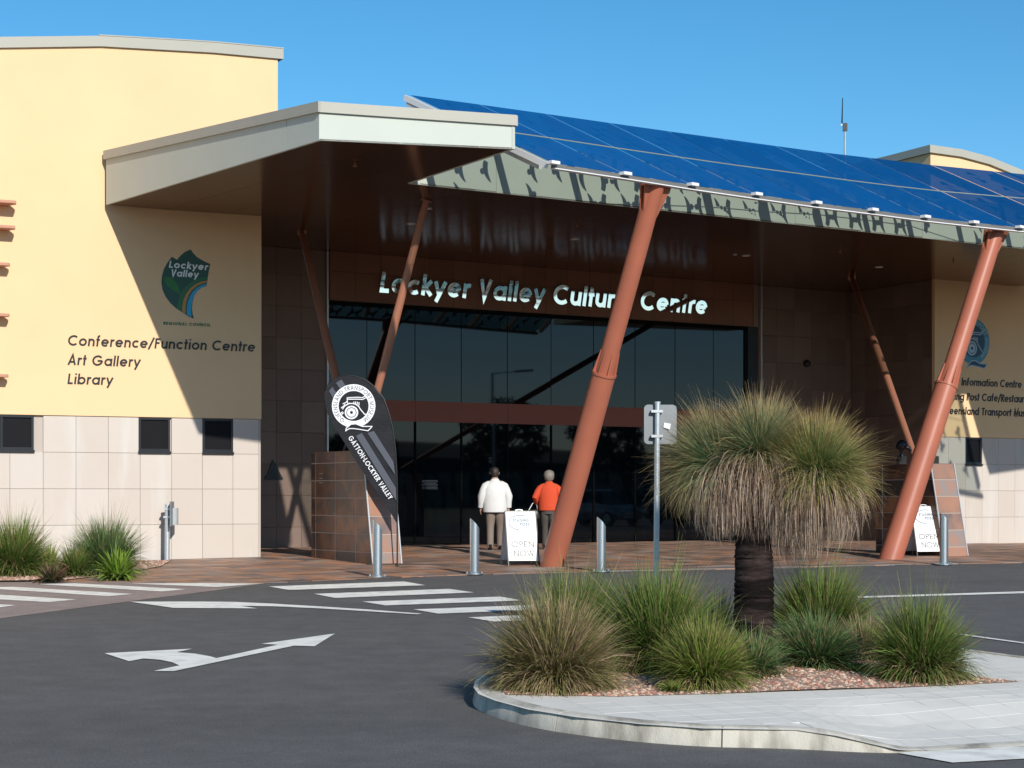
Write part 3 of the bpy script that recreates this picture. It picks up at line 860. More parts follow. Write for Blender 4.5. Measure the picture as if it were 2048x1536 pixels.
# --- right wing
wr = MB(); wr.fbox(RW, 0.0, 14, 0.3, ZB, -0.07, -0.048); wr.fbox(RW, 0.004, .05, .3, ZB, -0.048, -0.002)
wall_r = wr.build('tiled_wall_base', M['grout'], bld)
wa, wb = RW.s_of(1931), RW.s_of(1963)
tiles(wall_r, RW, 0.05, 6.5, [0.8, 1.60, 2.285, 2.97, ZB - .004], M['tile_pale'], w=0.617, start=wa - .617, skip=[(wa, wb, 2.97, ZB)])
window(RW, wa, wb, 2.98, ZB - .006, bld)
mb = MB(); mb.fbox(RW, 0.0, 14, ZB, 8.18, -0.07, 0.028); mb.build('rendered_wall', M['cream'], bld)
# upstand with curved roof far right behind the awning
yb = 62.0
cn = at(1861, 306, yb)
UF = Frame((cn.x, cn.y), (0.88, 0.475))
crv = [(0, cn.z), (1.2, cn.z - .03), (2.4, cn.z - .18), (3.8, cn.z - .5), (5.4, cn.z - 1.0), (8, cn.z - 2.1)]
mb = MB(); mb.prism([(0, 8.5), (8, 8.5)] + list(reversed(crv)), lambda s, z, d: UF.p(s, z, d), -0.3, 0)
mb.build('upstand_wall', M['cream'], bld)
mb = MB(); mb.hexa([UF.p(0, 8.5, -.31), UF.p(0, 8.5, -9), UF.p(.3, 8.5, -9), UF.p(.3, 8.5, -.31)], [UF.p(0, cn.z, -.31), UF.p(0, cn.z - .15, -9), UF.p(.3, cn.z - .15, -9), UF.p(.3, cn.z, -.31)])
mb.build('upstand_wall', M['cream'], bld)
mb = MB()
for (s0, z0), (s1, z1) in zip(crv[:-1], crv[1:]):
    mb.hexa([UF.p(s0, z0, .1), UF.p(s1, z1, .1), UF.p(s1, z1, -9), UF.p(s0, z0, -9)], [UF.p(s0, z0 + .24, .1), UF.p(s1, z1 + .24, .1), UF.p(s1, z1 + .24, -9), UF.p(s0, z0 + .24, -9)])
mb.hexa([UF.p(-.1, cn.z, .1), UF.p(0, cn.z, .1), UF.p(0, cn.z - .15, -9), UF.p(-.1, cn.z - .15, -9)], [UF.p(-.1, cn.z + .245, .1), UF.p(0, cn.z + .245, .1), UF.p(0, cn.z + .1, -9), UF.p(-.1, cn.z + .1, -9)])
mb.build('roof_capping', M['fascia_cap'], bld)

# --- canopy: soffit in long panels
A, B, Cc, D = (-7.66, 36.80), (-2.98, 30.13), (0.047, 30.9), (-1.79, 34.3)
G = (16.26, 46.7); Hh = (13.24, 51.25)
def off(fr, s, d): q = fr.p(s, 0, d); return (q.x, q.y)
sof = [A, B, Cc, D, G, Hh, off(RW, -.02, -.05), off(EW, 14.2, -.2), off(EW, -4.4, -.2), off(LW, -.2, -.2)]
sdir = Vector((B[0] - A[0], B[1] - A[1], 0)).normalized(); sper = Vector((-sdir.y, sdir.x, 0))
base = bmesh.new()
base.faces.new([base.verts.new((x, y, ZS)) for x, y in sof])
base.normal_update(); bmesh.ops.triangulate(base, faces=base.faces[:], ngon_method='EAR_CLIP')
soff = None
me = bpy.data.meshes.new('soffit'); bk = base.copy()
for v in bk.verts: v.co.z = ZS + 0.03
bk.to_mesh(me); bk.free(); me.materials.append(M['joint'])
soff = link('soffit', me, bld)
pmin = min((Vector((x, y, 0)) - Vector((*A, 0))).dot(sper) for x, y in sof); pmax = max((Vector((x, y, 0)) - Vector((*A, 0))).dot(sper) for x, y in sof)
k = pmin
while k < pmax:
    b2 = base.copy()
    for val, inner in ((k + .004, True), (min(k + 1.19, pmax + 1) - .004, False)):
        bmesh.ops.bisect_plane(b2, geom=b2.verts[:] + b2.edges[:] + b2.faces[:], plane_co=Vector((*A, ZS)) + sper * val, plane_no=sper, clear_inner=inner, clear_outer=not inner)
    if len(b2.faces):
        r_ = bmesh.ops.extrude_face_region(b2, geom=b2.faces[:])
        for e in r_['geom']:
            if isinstance(e, bmesh.types.BMVert): e.co.z += 0.02
        bmesh.ops.recalc_face_normals(b2, faces=b2.faces)
        me = bpy.data.meshes.new('soffit_panel'); b2.to_mesh(me); me.materials.append(M['soffit'])
        link('soffit_panel', me, soff)
    b2.free(); k += 1.19
base.free()
# fascias of the left canopy: capping over a tapering panel
tA, tB, tC, tD = 8.667, 8.24, 8.18, 8.19
def fascia(name, p, q, zt0, zt1, thick=0.05, capz=0.165, joints=()):
    p, q = Vector((*p, 0)), Vector((*q, 0)); t = (q - p).normalized(); n = Vector((t.y, -t.x, 0))
    def quad(f0, f1, zb0, zb1, zt0_, zt1_, d0, d1):
        a = p + (q - p) * f0; b = p + (q - p) * f1
        mb = MB()
        def V(c, z, d): w = c + n * d; return (w.x, w.y, z)
        mb.hexa([V(a, zb0, d1), V(b, zb1, d1), V(b, zb1, d0), V(a, zb0, d0)], [V(a, zt0_, d1), V(b, zt1_, d1), V(b, zt1_, d0), V(a, zt0_, d0)])
        return mb
    js = [0.0] + list(joints) + [1.0]
    for f0, f1 in zip(js[:-1], js[1:]):
        z0 = zt0 + (zt1 - zt0) * f0 - capz; z1 = zt0 + (zt1 - zt0) * f1 - capz
        e = 0.0008
        quad(f0 + (e if f0 else 0), f1 - (e if f1 < 1 else 0), ZS - .003, ZS - .003, z0 + .05, z1 + .05, -thick, 0.0).build('fascia_panel', M['fascia'], bld)
    quad(-.004, 1.006, zt0 - capz, zt1 - capz, zt0, zt1, -.1, 0.045).build('fascia_capping', M['fascia_cap'], bld)
fascia('fascia', A, B, tA, tB, joints=(0.87,))
fascia('fascia', B, Cc, tB, tC)
fascia('fascia', Cc, D, tC, tD)
# roof deck of the canopies
mb = MB()
mb.add([(*A, tA - .02), (*B, tB - .02), (*Cc, tC - .02), (*D, tD - .02), (LW.p(.3, 0, -.1).x, LW.p(.3, 0, -.1).y, tA - .02)], [(0, 1, 2, 4), (2, 3, 4)])
mb.build('canopy_roof', M['roofing'], bld)
mb = MB()
q0, q1 = EW.p(-4.4, 0), EW.p(14.5, 0)
mb.add([(*D, 8.20), (*G, 8.20), (*Hh, 8.20), (q1.x, q1.y + 12, 8.20), (q0.x - 4, q0.y + 12, 8.20), (LW.p(0, 0, -.5).x, LW.p(0, 0, -.5).y, 8.20)], [(0, 1, 2, 3, 4, 5)])
mb.build('main_roof', M['roofing'], bld)
# pale fascia panels behind the awning
DF = Frame(D, (G[0] - D[0], G[1] - D[1])); DL = math.hypot(G[0] - D[0], G[1] - D[1])
np_ = 12
for i in range(np_):
    mb = MB(); mb.fbox(DF, DL * i / np_ + .003, DL * (i + 1) / np_ - .003, ZS - .004, 8.58, -.05, 0.0)
    mb.build('fascia_panel', M['fascia'], bld)
# right end of the canopy
mb = MB(); RF = Frame(G, (Hh[0] - G[0], Hh[1] - G[1])); mb.fbox(RF, 0, math.hypot(Hh[0] - G[0], Hh[1] - G[1]), ZS - .004, 8.24, -.05, 0); mb.build('fascia_panel', M['fascia'], bld)

# opaque canopy closing the row on the far right, like the one on the left
K = [(16.0, 41.7), (20.5, 46.2), (17.6, 51.2), (13.3, 51.3), (12.95, 46.1)]
mb = MB(); mb.prism(K, lambda x, y, d: Vector((x, y, d)), 7.72, 8.19); mb.build('end_canopy', M['fascia'], bld)

# --- glass awning
low_px = [(1106, 326.6), (1250, 348.4), (1384, 370), (1512, 389), (1631, 406), (1744, 420), (1848.6, 434), (1945.5, 445), (2037.7, 454.7)]
ZL = 7.50
low = [Vector(((u - CX) / F * ((ZL - EYE) * F / (HY - v)), (ZL - EYE) * F / (HY - v), ZL)) for u, v in low_px]
st = (Vector((15.97, 41.0, ZL)) - low[-1]) / 4
for _ in range(4): low.append(low[-1] + st)
top_px = [(820, 190), (1000, 214.5), (1312, 259), (1640, 304), (1861, 329.7), (2036, 347.5), (2300, 373)]
def ridge_v(u):
    for (a, b), (c, d) in zip(top_px[:-1], top_px[1:]):
        if u <= c: return b + (d - b) * (u - a) / (c - a)
    return top_px[-1][1]
pd = Vector((-.643, .766, 0))
topp = []
for i, p in enumerate(low):
    q = p + pd * 3.83
    u = CX + F * q.x / q.y
    topp.append(Vector((q.x, q.y, EYE + (HY - ridge_v(u)) / F * q.y)))
awn = MB()
for i in range(len(low)):
    a, b = low[i] + (topp[i] - low[i]) * .08 - Vector((0, 0, .11)), topp[i] - Vector((0, 0, .11))
    awn.beam(a, b, 0.11, 0.16)
awning = awn.build('awning_frame', M['rafter'], bld)
mb = MB()
for i in range(len(low) - 1):
    mb.beam(low[i] + Vector((0, .05, -.042)), low[i + 1] + Vector((0, .05, -.042)), .10, .062)
mb.build('gutter', M['grey_metal'], awning)
mb = MB()
for i in range(len(low) - 1):
    mb.beam(low[i] + Vector((0, .02, -.083)), low[i + 1] + Vector((0, .02, -.083)), .12, .016)
mb.build('gutter_lip', M['white_metal'], awning)
for p in low:
    e = (low[1] - low[0]).normalized()
    mb = MB(); mb.beam(p - e * .08 + Vector((-.0, -.09, -.005)), p + e * .10 + Vector((0, -.09, -.005)), .12, .05)
    mb.build('glass_clip', M['white_metal'], awning)
mb = MB(); mb.beam(low[0] + Vector((-.09, -.03, -.04)), topp[0] + Vector((-.09, 0.03, -.04)), .03, .10); mb.build('edge_trim', M['white_metal'], awning)
mb = MB()
for i in range(len(low) - 1):
    m0, m1 = (low[i] + topp[i]) / 2, (low[i + 1] + topp[i + 1]) / 2
    mb.beam(m0 + Vector((0, 0, .002)), m1 + Vector((0, 0, .002)), .016, .012)
mb.build('glazing_bar', M['bar_tan'], awning)
LEAF = arc(0.0, 0.0, .30, .30, 205, 128, 7)
def leaf_polys(cx, cy, flip):
    """a bent leaf and its bud"""
    hw = [.012, .030, .042, .050, .055, .055, .052, .045]
    pts = arc(.24, -.02, .30, .34, 215, 140, 7)
    L_, R_ = [], []
    for i, (x, y) in enumerate(pts):
        a, b = pts[max(i - 1, 0)], pts[min(i + 1, 7)]
        dx, dy = b[0] - a[0], b[1] - a[1]; l = math.hypot(dx, dy)
        L_.append((x - dy / l * hw[i], y + dx / l * hw[i])); R_.append((x + dy / l * hw[i], y - dx / l * hw[i]))
    leaf = L_ + R_[::-1]
    bud = [(-.135 + .05 * math.cos(a) - .018 * math.sin(a), .0 + .028 * math.cos(a) * 1.2 + .055 * math.sin(a)) for a in [i * math.pi / 5 for i in range(10)]]
    out = []
    for q in (leaf, bud):
        if flip: q = [(-x, -y) for x, y in q]
        out.append([(cx + x, cy + y) for x, y in q])
    return out
DENS = ['one', 'one', 'dense', 'dense', 'inverse', 'inverse', 'dense', 'dense', 'one', 'one', 'one', 'one']
for i in range(len(low) - 1):
    L0, L1, T0, T1 = low[i], low[i + 1], topp[i], topp[i + 1]
    def bl(x, y, d, L0=L0, L1=L1, T0=T0, T1=T1):
        p = (L0 * (1 - x) + L1 * x) * (1 - y) + (T0 * (1 - x) + T1 * x) * y
        return p + Vector((0, 0, d))
    e = .006
    for y0, y1 in ((0.0, .498), (.502, 1.0)):
        mb = MB()
        c4 = [(e, y0), (1 - e, y0), (1 - e, y1), (e, y1)]
        mb.add([bl(x, y, 0.0) for x, y in c4], [(0, 1, 2, 3)])
        mb.build('glass_pane', M['awning_glass'], awning)
    wid, hei = (L1 - L0).length, (T0 - L0).length
    polys = []
    if DENS[i] == 'one':
        for r_ in range(4):
            for cx, cy, f in ((.28 * wid, .22, True), (.45 * wid, .66, False), (.80 * wid, .66, False)):
                polys += leaf_polys(cx, cy + r_ * 1.05, f)
    else:
        ny, nx = 9, 4
        for b_ in range(ny):
            for a_ in range(nx):
                polys += leaf_polys((a_ + .5) * wid / nx, .25 + b_ * .47, (a_ + b_) % 2 == 0)
    polys = [q for q in polys if max(p[1] for p in q) < hei * .97]
    if DENS[i] != 'inverse':
        mb = MB()
        for q in polys:
            qq = [(x / wid, y / hei) for x, y in q]
            if min(p[0] for p in qq) < .03 or max(p[0] for p in qq) > .97: continue
            mb.add([bl(x, y, -.012) for x, y in qq], [tuple(range(len(qq)))])
        prop(mb.build('leaf_print', M['frit'], awning), kind='stuff')
    else:
        # a film with the leaves cut out of it
        outl = [(.02 * wid, .02), (.98 * wid, .02), (.98 * wid, hei * .985), (.02 * wid, hei * .985)]
        loops = [outl] + [q[::-1] for q in polys if min(p[0] for p in q) > .05 * wid and max(p[0] for p in q) < .95 * wid and min(p[1] for p in q) > .05]
        tri = tessellate_polygon([[Vector((x, y, 0)) for x, y in q] for q in loops])
        flat = [p for q in loops for p in q]
        mb = MB(); mb.add([bl(x / wid, y / hei, -.012) for x, y in flat], [tuple(t) for t in tri])
        prop(mb.build('leaf_print', M['frit'], awning), kind='stuff')

# --- raking columns
def column(base, topv, r0, r1, split=0.52):
    base, topv = Vector(base), Vector(topv)
    d = topv - base
    mid = base + d * split
    mb = MB(); mb.tube([base - d * .03, mid], [r0, r0 * .97], 32)
    c = mb.build('column', M['column'], bld, True)
    mb = MB(); mb.tube([mid - d * .01, base + d * .86, topv], [r1, r1, r1 * .95], 32); mb.build('column_upper', M['column'], c, True)
    mb = MB(); mb.tube([mid - d * .004, mid + d * .002], [r0 + .008, r0 + .008], 32); mb.build('collar', M['column'], c, True)
    ax = d.normalized(); sx = ax.cross(Vector((0, 1, 0))).normalized(); sy = ax.cross(sx)
    for k in range(8):
        a = k * math.pi / 4 + .3
        rd = sx * math.cos(a) + sy * math.sin(a); tg = ax.cross(rd)
        p0, p1 = mid, mid + d * .058
        mb = MB()
        mb.hexa([p0 + rd * (r1 - .02) + tg * .008, p0 + rd * (r0 + .004) + tg * .008, p0 + rd * (r0 + .004) - tg * .008, p0 + rd * (r1 - .02) - tg * .008],
                [p1 + rd * (r1 - .02) + tg * .008, p1 + rd * (r1 + .012) + tg * .008, p1 + rd * (r1 + .012) - tg * .008, p1 + rd * (r1 - .02) - tg * .008])
        mb.build('stiffener', M['column'], c)
    # gusset plate at the head
    e = Vector((.78, .62, 0))
    for s in (-1, 1):
        pl = [topv + e * (-.30), topv + e * .34, base + d * .89 + e * .12, base + d * .84 + e * .02]
        nn = e.cross(Vector((0, 0, 1))) * (.012)
        mb = MB(); mb.hexa([p - nn + e.cross(Vector((0, 0, 1))) * s * .05 for p in pl], [p + nn + e.cross(Vector((0, 0, 1))) * s * .05 for p in pl])
        mb.build('gusset', M['column'], c)
    return c
b1 = gpt(1103, 1134)
t1 = at(1312, 366, 33.15)
column(b1, t1, .215, .165)
b2 = gpt(1781, 1119)
t2 = at(1992, 461, 38.95)
column(b2, t2, .225, .175)

# --- slender struts standing on the plinths
def strut(p, q, r0, r1):
    p, q = Vector(p), Vector(q); d = q - p
    mb = MB(); mb.tube([p, p + d * .08, p + d * .5, q - d * .06, q], [r0, r1 * .85, r1, r1 * .85, r0], 20)
    o = mb.build('strut', M['strut'], bld, True)
    mb = MB(); mb.tube([q - d * .002, q - d * .008], [.10, .10], 20); mb.build('head_plate', M['strut'], o, True)
def sof_pt(u, v): y = (ZS - EYE) * F / (HY - v); return Vector(((u - CX) / F * y, y, ZS))
strut((-2.98, 36.9, 2.9), sof_pt(603, 462), .05, .085)
strut((-2.86, 36.8, 2.9), sof_pt(853, 399), .05, .08)
strut((8.23, 39.6, 2.78), sof_pt(1703, 553), .05, .085)

# --- round downlights and sprinklers in the soffit
for u, v in ((822, 447), (1149, 478), (1492, 511), (1758, 534), (859, 417), (1470, 509)):
    p = sof_pt(u, v); mb = MB(); r = .10 if u not in (859, 1470) else .05
    mb.tube([p + Vector((0, 0, .004)), p - Vector((0, 0, .012))], r, 20)
    d_ = mb.build('downlight', M['trim'], bld, True)
    mb = MB(); mb.tube([p - Vector((0, 0, .0125)), p - Vector((0, 0, .014))], r * .7, 20); mb.build('lens', M['flag_white'], d_, True)
for u, v in ((710, 326), (941, 498), (1155, 448), (1907, 521), (1680, 500)):
    p = sof_pt(u, v); mb = MB(); mb.tube([p, p - Vector((0, 0, .05))], .018, 10); mb.tube([p - Vector((0, 0, .05)), p - Vector((0, 0, .056))], .04, 12)
    mb.build('sprinkler_head', M['strut'], bld, True)
# surveillance dome on the right tiled wall, antenna on the roof
s, z = EW.sz(1612, 727)
mb = MB(); mb.tube([EW.p(s, z, 0), EW.p(s, z, .05), EW.p(s, z, .11), EW.p(s, z, .13)], [.10, .10, .07, .02], 16)
mb.build('dome_camera', M['black'], bld, True)

bpy.context.view_layer.update()
# ------------------------------------------------------------------ lettering and emblems on the walls
sg = empty('entrance_sign', EW.p(-.53, 6.78, .1), 'mirror-polished steel letters naming the centre on the brown bulkhead above the doors', 'sign')
s0, s1 = EWB.s_of(759, .05), EWB.s_of(1416, .05)
lettering('Lockyer Valley Cultural Centre', sg, 'letter', M['chrome'], lambda x, y, d: EWB.p(s0 + x, 6.785 + y, d + (y * .040 if d > .03 else 0)), .475, s1 - s0 - .05, h=.098, slant=.12, d0=.012, d1=.045, sp=.10)
ls = empty('wall_lettering', LW.p(-3.8, 4.3, .03), 'black slanted letters listing function centre, gallery and library on the cream wall', 'sign')
la, lb = LW.s_of(134), LW.s_of(511)
_, wn = layout('Conference/Function Centre', .08)
kx = (lb - la - .03) / wn
for txt, z in (('Conference/Function Centre', 4.98), ('Art Gallery', 4.615), ('Library', 4.255)):
    _, w_ = layout(txt, .08)
    lettering(txt, ls, 'letter', M['black_letter'], lambda x, y, d: LW.p(la + x, z + y, d), .195, w_ * kx, h=.08, slant=.12, d0=.026, d1=.042)
rs = empty('wall_lettering', RW.p(.4, 4.3, .03), 'black letters listing information centre, cafe and museum on the right cream wall', 'sign')
ra_ = RW.s_of(1877)
for txt, v in (('Visitor Information Centre', 769), ('Staging Post Cafe/Restaurant', 799), ('Queensland Transport Museum', 828)):
    _, w_ = layout(txt, .08)
    z = RW.sz(1880, v)[1]
    lettering(txt, rs, 'letter', M['black_letter'], lambda x, y, d: RW.p(ra_ + x, z + y, d), .195, w_ * kx * .93, h=.08, slant=.12, d0=.026, d1=.042)

# council emblem on the left wall, from its outline
M['lg_dark'] = mat('dark_green_sign_vinyl', (0.008, 0.075, 0.058), 0.4)
M['lg_green'] = mat('leaf_green_sign_vinyl', (0.012, 0.17, 0.035), 0.4)
M['lg_mid'] = mat('mid_green_sign_vinyl', (0.014, 0.15, 0.05), 0.4)
M['lg_blue'] = mat('river_blue_sign_vinyl', (0.01, 0.36, 0.62), 0.4)
M['lg_tan'] = mat('earth_tan_sign_vinyl', (0.48, 0.24, 0.06), 0.4)
M['lg_white'] = mat('white_sign_vinyl', (0.78, 0.82, 0.84), 0.4)
em = empty('council_emblem', LW.p(-2.2, 5.6, .03), 'green shield emblem with white lettering, leaf and blue river on the cream wall', 'sign')
def epx(pts):   # outline points measured on an 8.08x enlargement of the emblem
    return [LW.sz(280 + x / 8.083, 480 + y / 8.083, .03) for x, y in pts]
def emblem_part(name, pts, m, lay):
    mb = MB(); mb.prism(epx(pts), lambda s, z, d: LW.p(s, z, d), .026, .032 + lay * .003); return mb.build(name, m, em)
shield = [(515, 270), (600, 320), (660, 245), (730, 190), (820, 152), (850, 200), (920, 275), (1020, 335), (1135, 388), (1110, 520), (1088, 660),
          (1075, 745), (1000, 770), (930, 820), (880, 890), (850, 990), (840, 1100), (850, 1200), (872, 1272), (780, 1235), (700, 1180), (590, 1110), (490, 1020), (410, 910), (362, 800), (346, 690), (355, 580), (385, 470), (440, 370)]
emblem_part('shield', shield, M['lg_dark'], 0)
emblem_part('leaf', [(390, 592), (460, 600), (540, 640), (600, 710), (635, 800), (645, 880), (590, 840), (510, 800), (440, 740), (405, 670)], M['lg_green'], 1)
def band_part(name, outer, inner, m, lay): emblem_part(name, outer + inner[::-1], m, lay)
band_part('stem', [(1085, 600), (990, 615), (880, 655), (780, 720), (700, 800), (640, 900), (610, 1010), (595, 1105)], [(1080, 640), (1000, 655), (900, 695), (810, 760), (745, 840), (700, 940), (680, 1050), (672, 1160)], M['lg_mid'], 1)
band_part('earth_band', [(1080, 655), (1000, 670), (900, 710), (810, 780), (745, 870), (700, 970), (682, 1080), (680, 1165)], [(1075, 690), (1010, 702), (920, 745), (840, 810), (785, 890), (750, 990), (735, 1090), (735, 1195)], M['lg_tan'], 2)
band_part('river_band', [(1080, 712), (1010, 725), (930, 765), (855, 830), (805, 910), (770, 1010), (755, 1110), (755, 1205)], [(1072, 742), (1000, 765), (935, 810), (885, 880), (850, 960), (832, 1060), (826, 1150), (830, 1245)], M['lg_blue'], 2)
for txt, x0, y0, x1, y1, capx in (('Lockyer', 462, 446, 1085, 490, 112), ('Valley', 492, 582, 935, 612, 112)):
    (sa, za), (sb, zb) = epx([(x0, y0), (x1, y1)])
    lettering(txt, em, 'word', M['lg_white'], lambda x, y, d: LW.p(sa + x, za + (zb - za) * x / (sb - sa) + y, d), capx / 8.083 / F * 37.2, sb - sa, h=.095, slant=.16, d0=.03, d1=.040, each=False)
(sa, za), (sb, zb) = epx([(375, 1368), (1135, 1398)])
lettering('REGIONAL COUNCIL', em, 'word', M['lg_mid'], lambda x, y, d: LW.p(sa + x, za + (zb - za) * x / (sb - sa) + y, d), .055, sb - sa, h=.12, slant=.1, d0=.026, d1=.034, each=False)

def museum_badge(parent, mp, r, c_ring, c_in, c_text, c_line, dstep=.003, d=.0):
    """round badge: ring of words, an old motor car, the tail of a Q"""
    def ringpoly(r0, r1, n=40):
        o = [(r0 * math.cos(a), r0 * math.sin(a)) for a in [2 * math.pi * i / n for i in range(n + 1)]]
        i_ = [(r1 * math.cos(a), r1 * math.sin(a)) for a in [2 * math.pi * i / n for i in range(n + 1)]]
        return o, i_
    def disc(name, r0, m, lay, cx=0, cy=0, n=36):
        mb = MB(); mb.prism([(cx + r0 * math.cos(2 * math.pi * i / n), cy + r0 * math.sin(2 * math.pi * i / n)) for i in range(n)], mp, d, d + lay * dstep); return mb.build(name, m, parent)
    disc('badge_ring', r, c_ring, 1)
    disc('badge_face', r * .69, c_in, 2)
    txt = 'QUEENSLAND TRANSPORT MUSEUM'
    lay, w = layout(txt, .06, .16)
    mb = MB(); capr = r * .19
    for ch, st, x, gw in lay:
        a = math.radians(238) - (x + gw / 2) / w * math.radians(292)
        for k, s in enumerate(st):
            pts = []
            for px, py in s:
                rr = r * .75 + py * capr; aa = a - (px - gw / 2) * capr * 1.0 / (r * .85)
                pts.append((rr * math.cos(aa), rr * math.sin(aa)))
            mb.ribbon(pts, .06 * capr, mp, d, d + 2.3 * dstep + k * .0004)
    mb.build('badge_words', c_text, parent)
    # motor car: wheel, mudguard, bonnet, windscreen, lamps
    wx, wy = -.10 * r, -.30 * r
    disc('badge_wheel', .31 * r, c_line, 3, wx, wy); disc('badge_wheel', .235 * r, c_in, 3.6, wx, wy); disc('badge_wheel', .20 * r, c_line, 4.2, wx, wy); disc('badge_wheel', .07 * r, c_in, 4.8, wx, wy)
    mb = MB()
    mb.ribbon([(x * r, y * r) for x, y in arc(-.10, -.30, .44, .42, 160, 20) + [(.42, -.28), (.5, -.38), (.56, -.38)]], .022 * r, mp, d, d + 3 * dstep)
    for q in ([(-.3, .38), (.2, .40), (.4, .38), (.58, .48)], [(-.28, .31), (.2, .31), (.42, .30), (.6, .40)], [(-.3, .40), (-.28, .12)], [(-.5, .1), (-.38, .14), (-.3, .22)], [(-.58, -.1), (-.45, .0), (-.4, .08)], [(-.62, -.36), (-.5, -.26)], [(-.55, -.40), (-.46, -.30)],
              [(.0, .12), (.02, .2)], [(.08, .10), (.10, .2)], [(.16, .07), (.18, .19)], [(.24, .02), (.25, .17)], [(-.36, .02), (-.18, .14)]):
        mb.ribbon([(x * r, y * r) for x, y in q], .02 * r, mp, d, d + 3.2 * dstep)
    mb.build('badge_car', c_line, parent)
    tail = [(-.34, -1.02), (-.12, -.84), (.1, -.82), (.4, -.94), (.84, -.94), (.82, -.98), (.66, -1.14), (.3, -1.08), (.0, -1.04), (-.2, -1.04), (-.36, -1.14)]
    mb = MB(); mb.prism([(x * r, y * r) for x, y in tail], mp, d, d + 3.6 * dstep); mb.build('badge_tail', c_in, parent)
    mb = MB(); mb.ribbon([(x * r, y * r) for x, y in tail + tail[:1]], .02 * r, mp, d, d + 4.2 * dstep); mb.build('badge_tail_edge', c_line, parent)
M['bg_teal'] = mat('teal_sign_vinyl', (0.06, 0.24, 0.33), 0.4)
M['bg_navy'] = mat('navy_sign_vinyl', (0.012, 0.045, 0.10), 0.4)
M['bg_pale'] = mat('pale_blue_sign_vinyl', (0.40, 0.55, 0.65), 0.4)
bs, bz = RW.sz(1945, 683)
bd = empty('museum_badge', RW.p(bs, bz, .03), 'round teal and navy museum badge on the right cream wall', 'sign')
museum_badge(bd, lambda x, y, d: RW.p(bs + x, bz + y, .027 + d), .60, M['bg_teal'], M['bg_navy'], M['bg_pale'], M['bg_pale'])
# ================================================================== the planted island
near_e = [gpt(u, v) for u, v in ((962, 1377), (950, 1392), (947, 1406), (957, 1420), (990, 1434), (1056, 1453), (1150, 1469), (1280, 1484), (1408, 1493.5), (1586, 1497), (1689, 1503), (1795, 1507), (2048, 1492))]
near_xy = [(p.x, p.y) for p in near_e] + [(5.4, 14.6), (8.0, 15.6)]
far_xy = [(8.0, 17.2), (5.32, 18.45), (4.97, 18.9), (4.5, 19.74), (3.9, 20.8), (3.0, 21.8), (2.0, 22.2), (1.1, 21.6), (.5, 20.2), (.05, 18.6), (-.2, 17.4)]
isl = near_xy + far_xy
KH = 0.135
def sm(t): t = min(max(t, 0), 1); return t * t * (3 - 2 * t)
def ih(x, y):
    """height of the island top above the road; it dips to a ramp at the near right"""
    return KH * (1 - 0.93 * sm((x - 2.05) / 0.9) * sm((16.0 - y) / 1.3))
def iz(x, y): return zg(x, y) + ih(x, y)
bm = bmesh.new()
bm.faces.new([bm.verts.new((x, y, 0)) for x, y in isl])
bm.normal_update(); bmesh.ops.triangulate(bm, faces=bm.faces[:], ngon_method='EAR_CLIP')
for x in np.arange(-.2, 8, .25):
    bmesh.ops.bisect_plane(bm, geom=bm.verts[:] + bm.edges[:] + bm.faces[:], plane_co=(x, 0, 0), plane_no=(1, 0, 0))
for y in np.arange(14, 22, .3):
    bmesh.ops.bisect_plane(bm, geom=bm.verts[:] + bm.edges[:] + bm.faces[:], plane_co=(0, y, 0), plane_no=(0, 1, 0))
for v in bm.verts: v.co.z = iz(v.co.x, v.co.y) - .0035
me = bpy.data.meshes.new('traffic_island'); bm.to_mesh(me); bm.free(); me.materials.append(M['concrete'])
for p in me.polygons:
    if p.normal.z < 0: p.flip()
island = prop(link('traffic_island', me), kind='structure')
# kerb stones round the edge
ring = [Vector((x, y)) for x, y in isl]
cx_, cy_ = sum(p.x for p in ring) / len(ring), sum(p.y for p in ring) / len(ring)
def resample(pts, step, closed=True):
    out = []; n = len(pts)
    for i in range(n if closed else n - 1):
        a, b = pts[i], pts[(i + 1) % n]; L_ = (b - a).length; k = max(1, int(round(L_ / step)))
        out += [a + (b - a) * j / k for j in range(k)]
    return out
def smooth(pts, it=2):
    for _ in range(it):
        pts = [(pts[i - 1] + pts[i] * 2 + pts[(i + 1) % len(pts)]) / 4 for i in range(len(pts))]
    return pts
fine = smooth(resample(ring, .12), 3)
n_ = len(fine)
nrm = []
for i in range(n_):
    t = (fine[(i + 1) % n_] - fine[i - 1]).normalized(); nrm.append(Vector((-t.y, t.x)))     # inward for a counter-clockwise ring
prof = [(-.012, -.08), (-.012, .0), (0.012, .84), (0.035, .97), (.07, 1.02), (.15, 1.02), (.15, .4)]
def kerb_run(i0, i1):
    mb = MB(); k = 0
    for i in range(i0, i1 + 1):
        p, q = fine[i % n_], nrm[i % n_]
        if i in (i0, i1): p = p + Vector((q.y, -q.x)) * (.005 if i == i0 else -.005)
        h = ih(p.x, p.y)
        # hold the joint open a little at both ends
        for o_, f_ in prof:
            x, y = p.x + q.x * o_, p.y + q.y * o_
            mb.v.append((x, y, zg(x, y) + h * f_ + (.004 if f_ > .9 else 0)))
    m_ = len(prof); L_ = i1 - i0
    for i in range(L_):
        for j in range(m_ - 1):
            mb.f.append([i * m_ + j, i * m_ + j + 1, (i + 1) * m_ + j + 1, (i + 1) * m_ + j]); mb.mi.append(0)
    mb.f.append(list(range(m_))); mb.mi.append(0)
    mb.f.append([L_ * m_ + j for j in reversed(range(m_))]); mb.mi.append(0)
    me = mb.mesh('kerb_stone', M['kerb'], True)
    link('kerb_stone', me, island)
marks = list(range(0, n_, 12)) + [n_]
for a, b in zip(marks[:-1], marks[1:]):
    kerb_run(a, b)
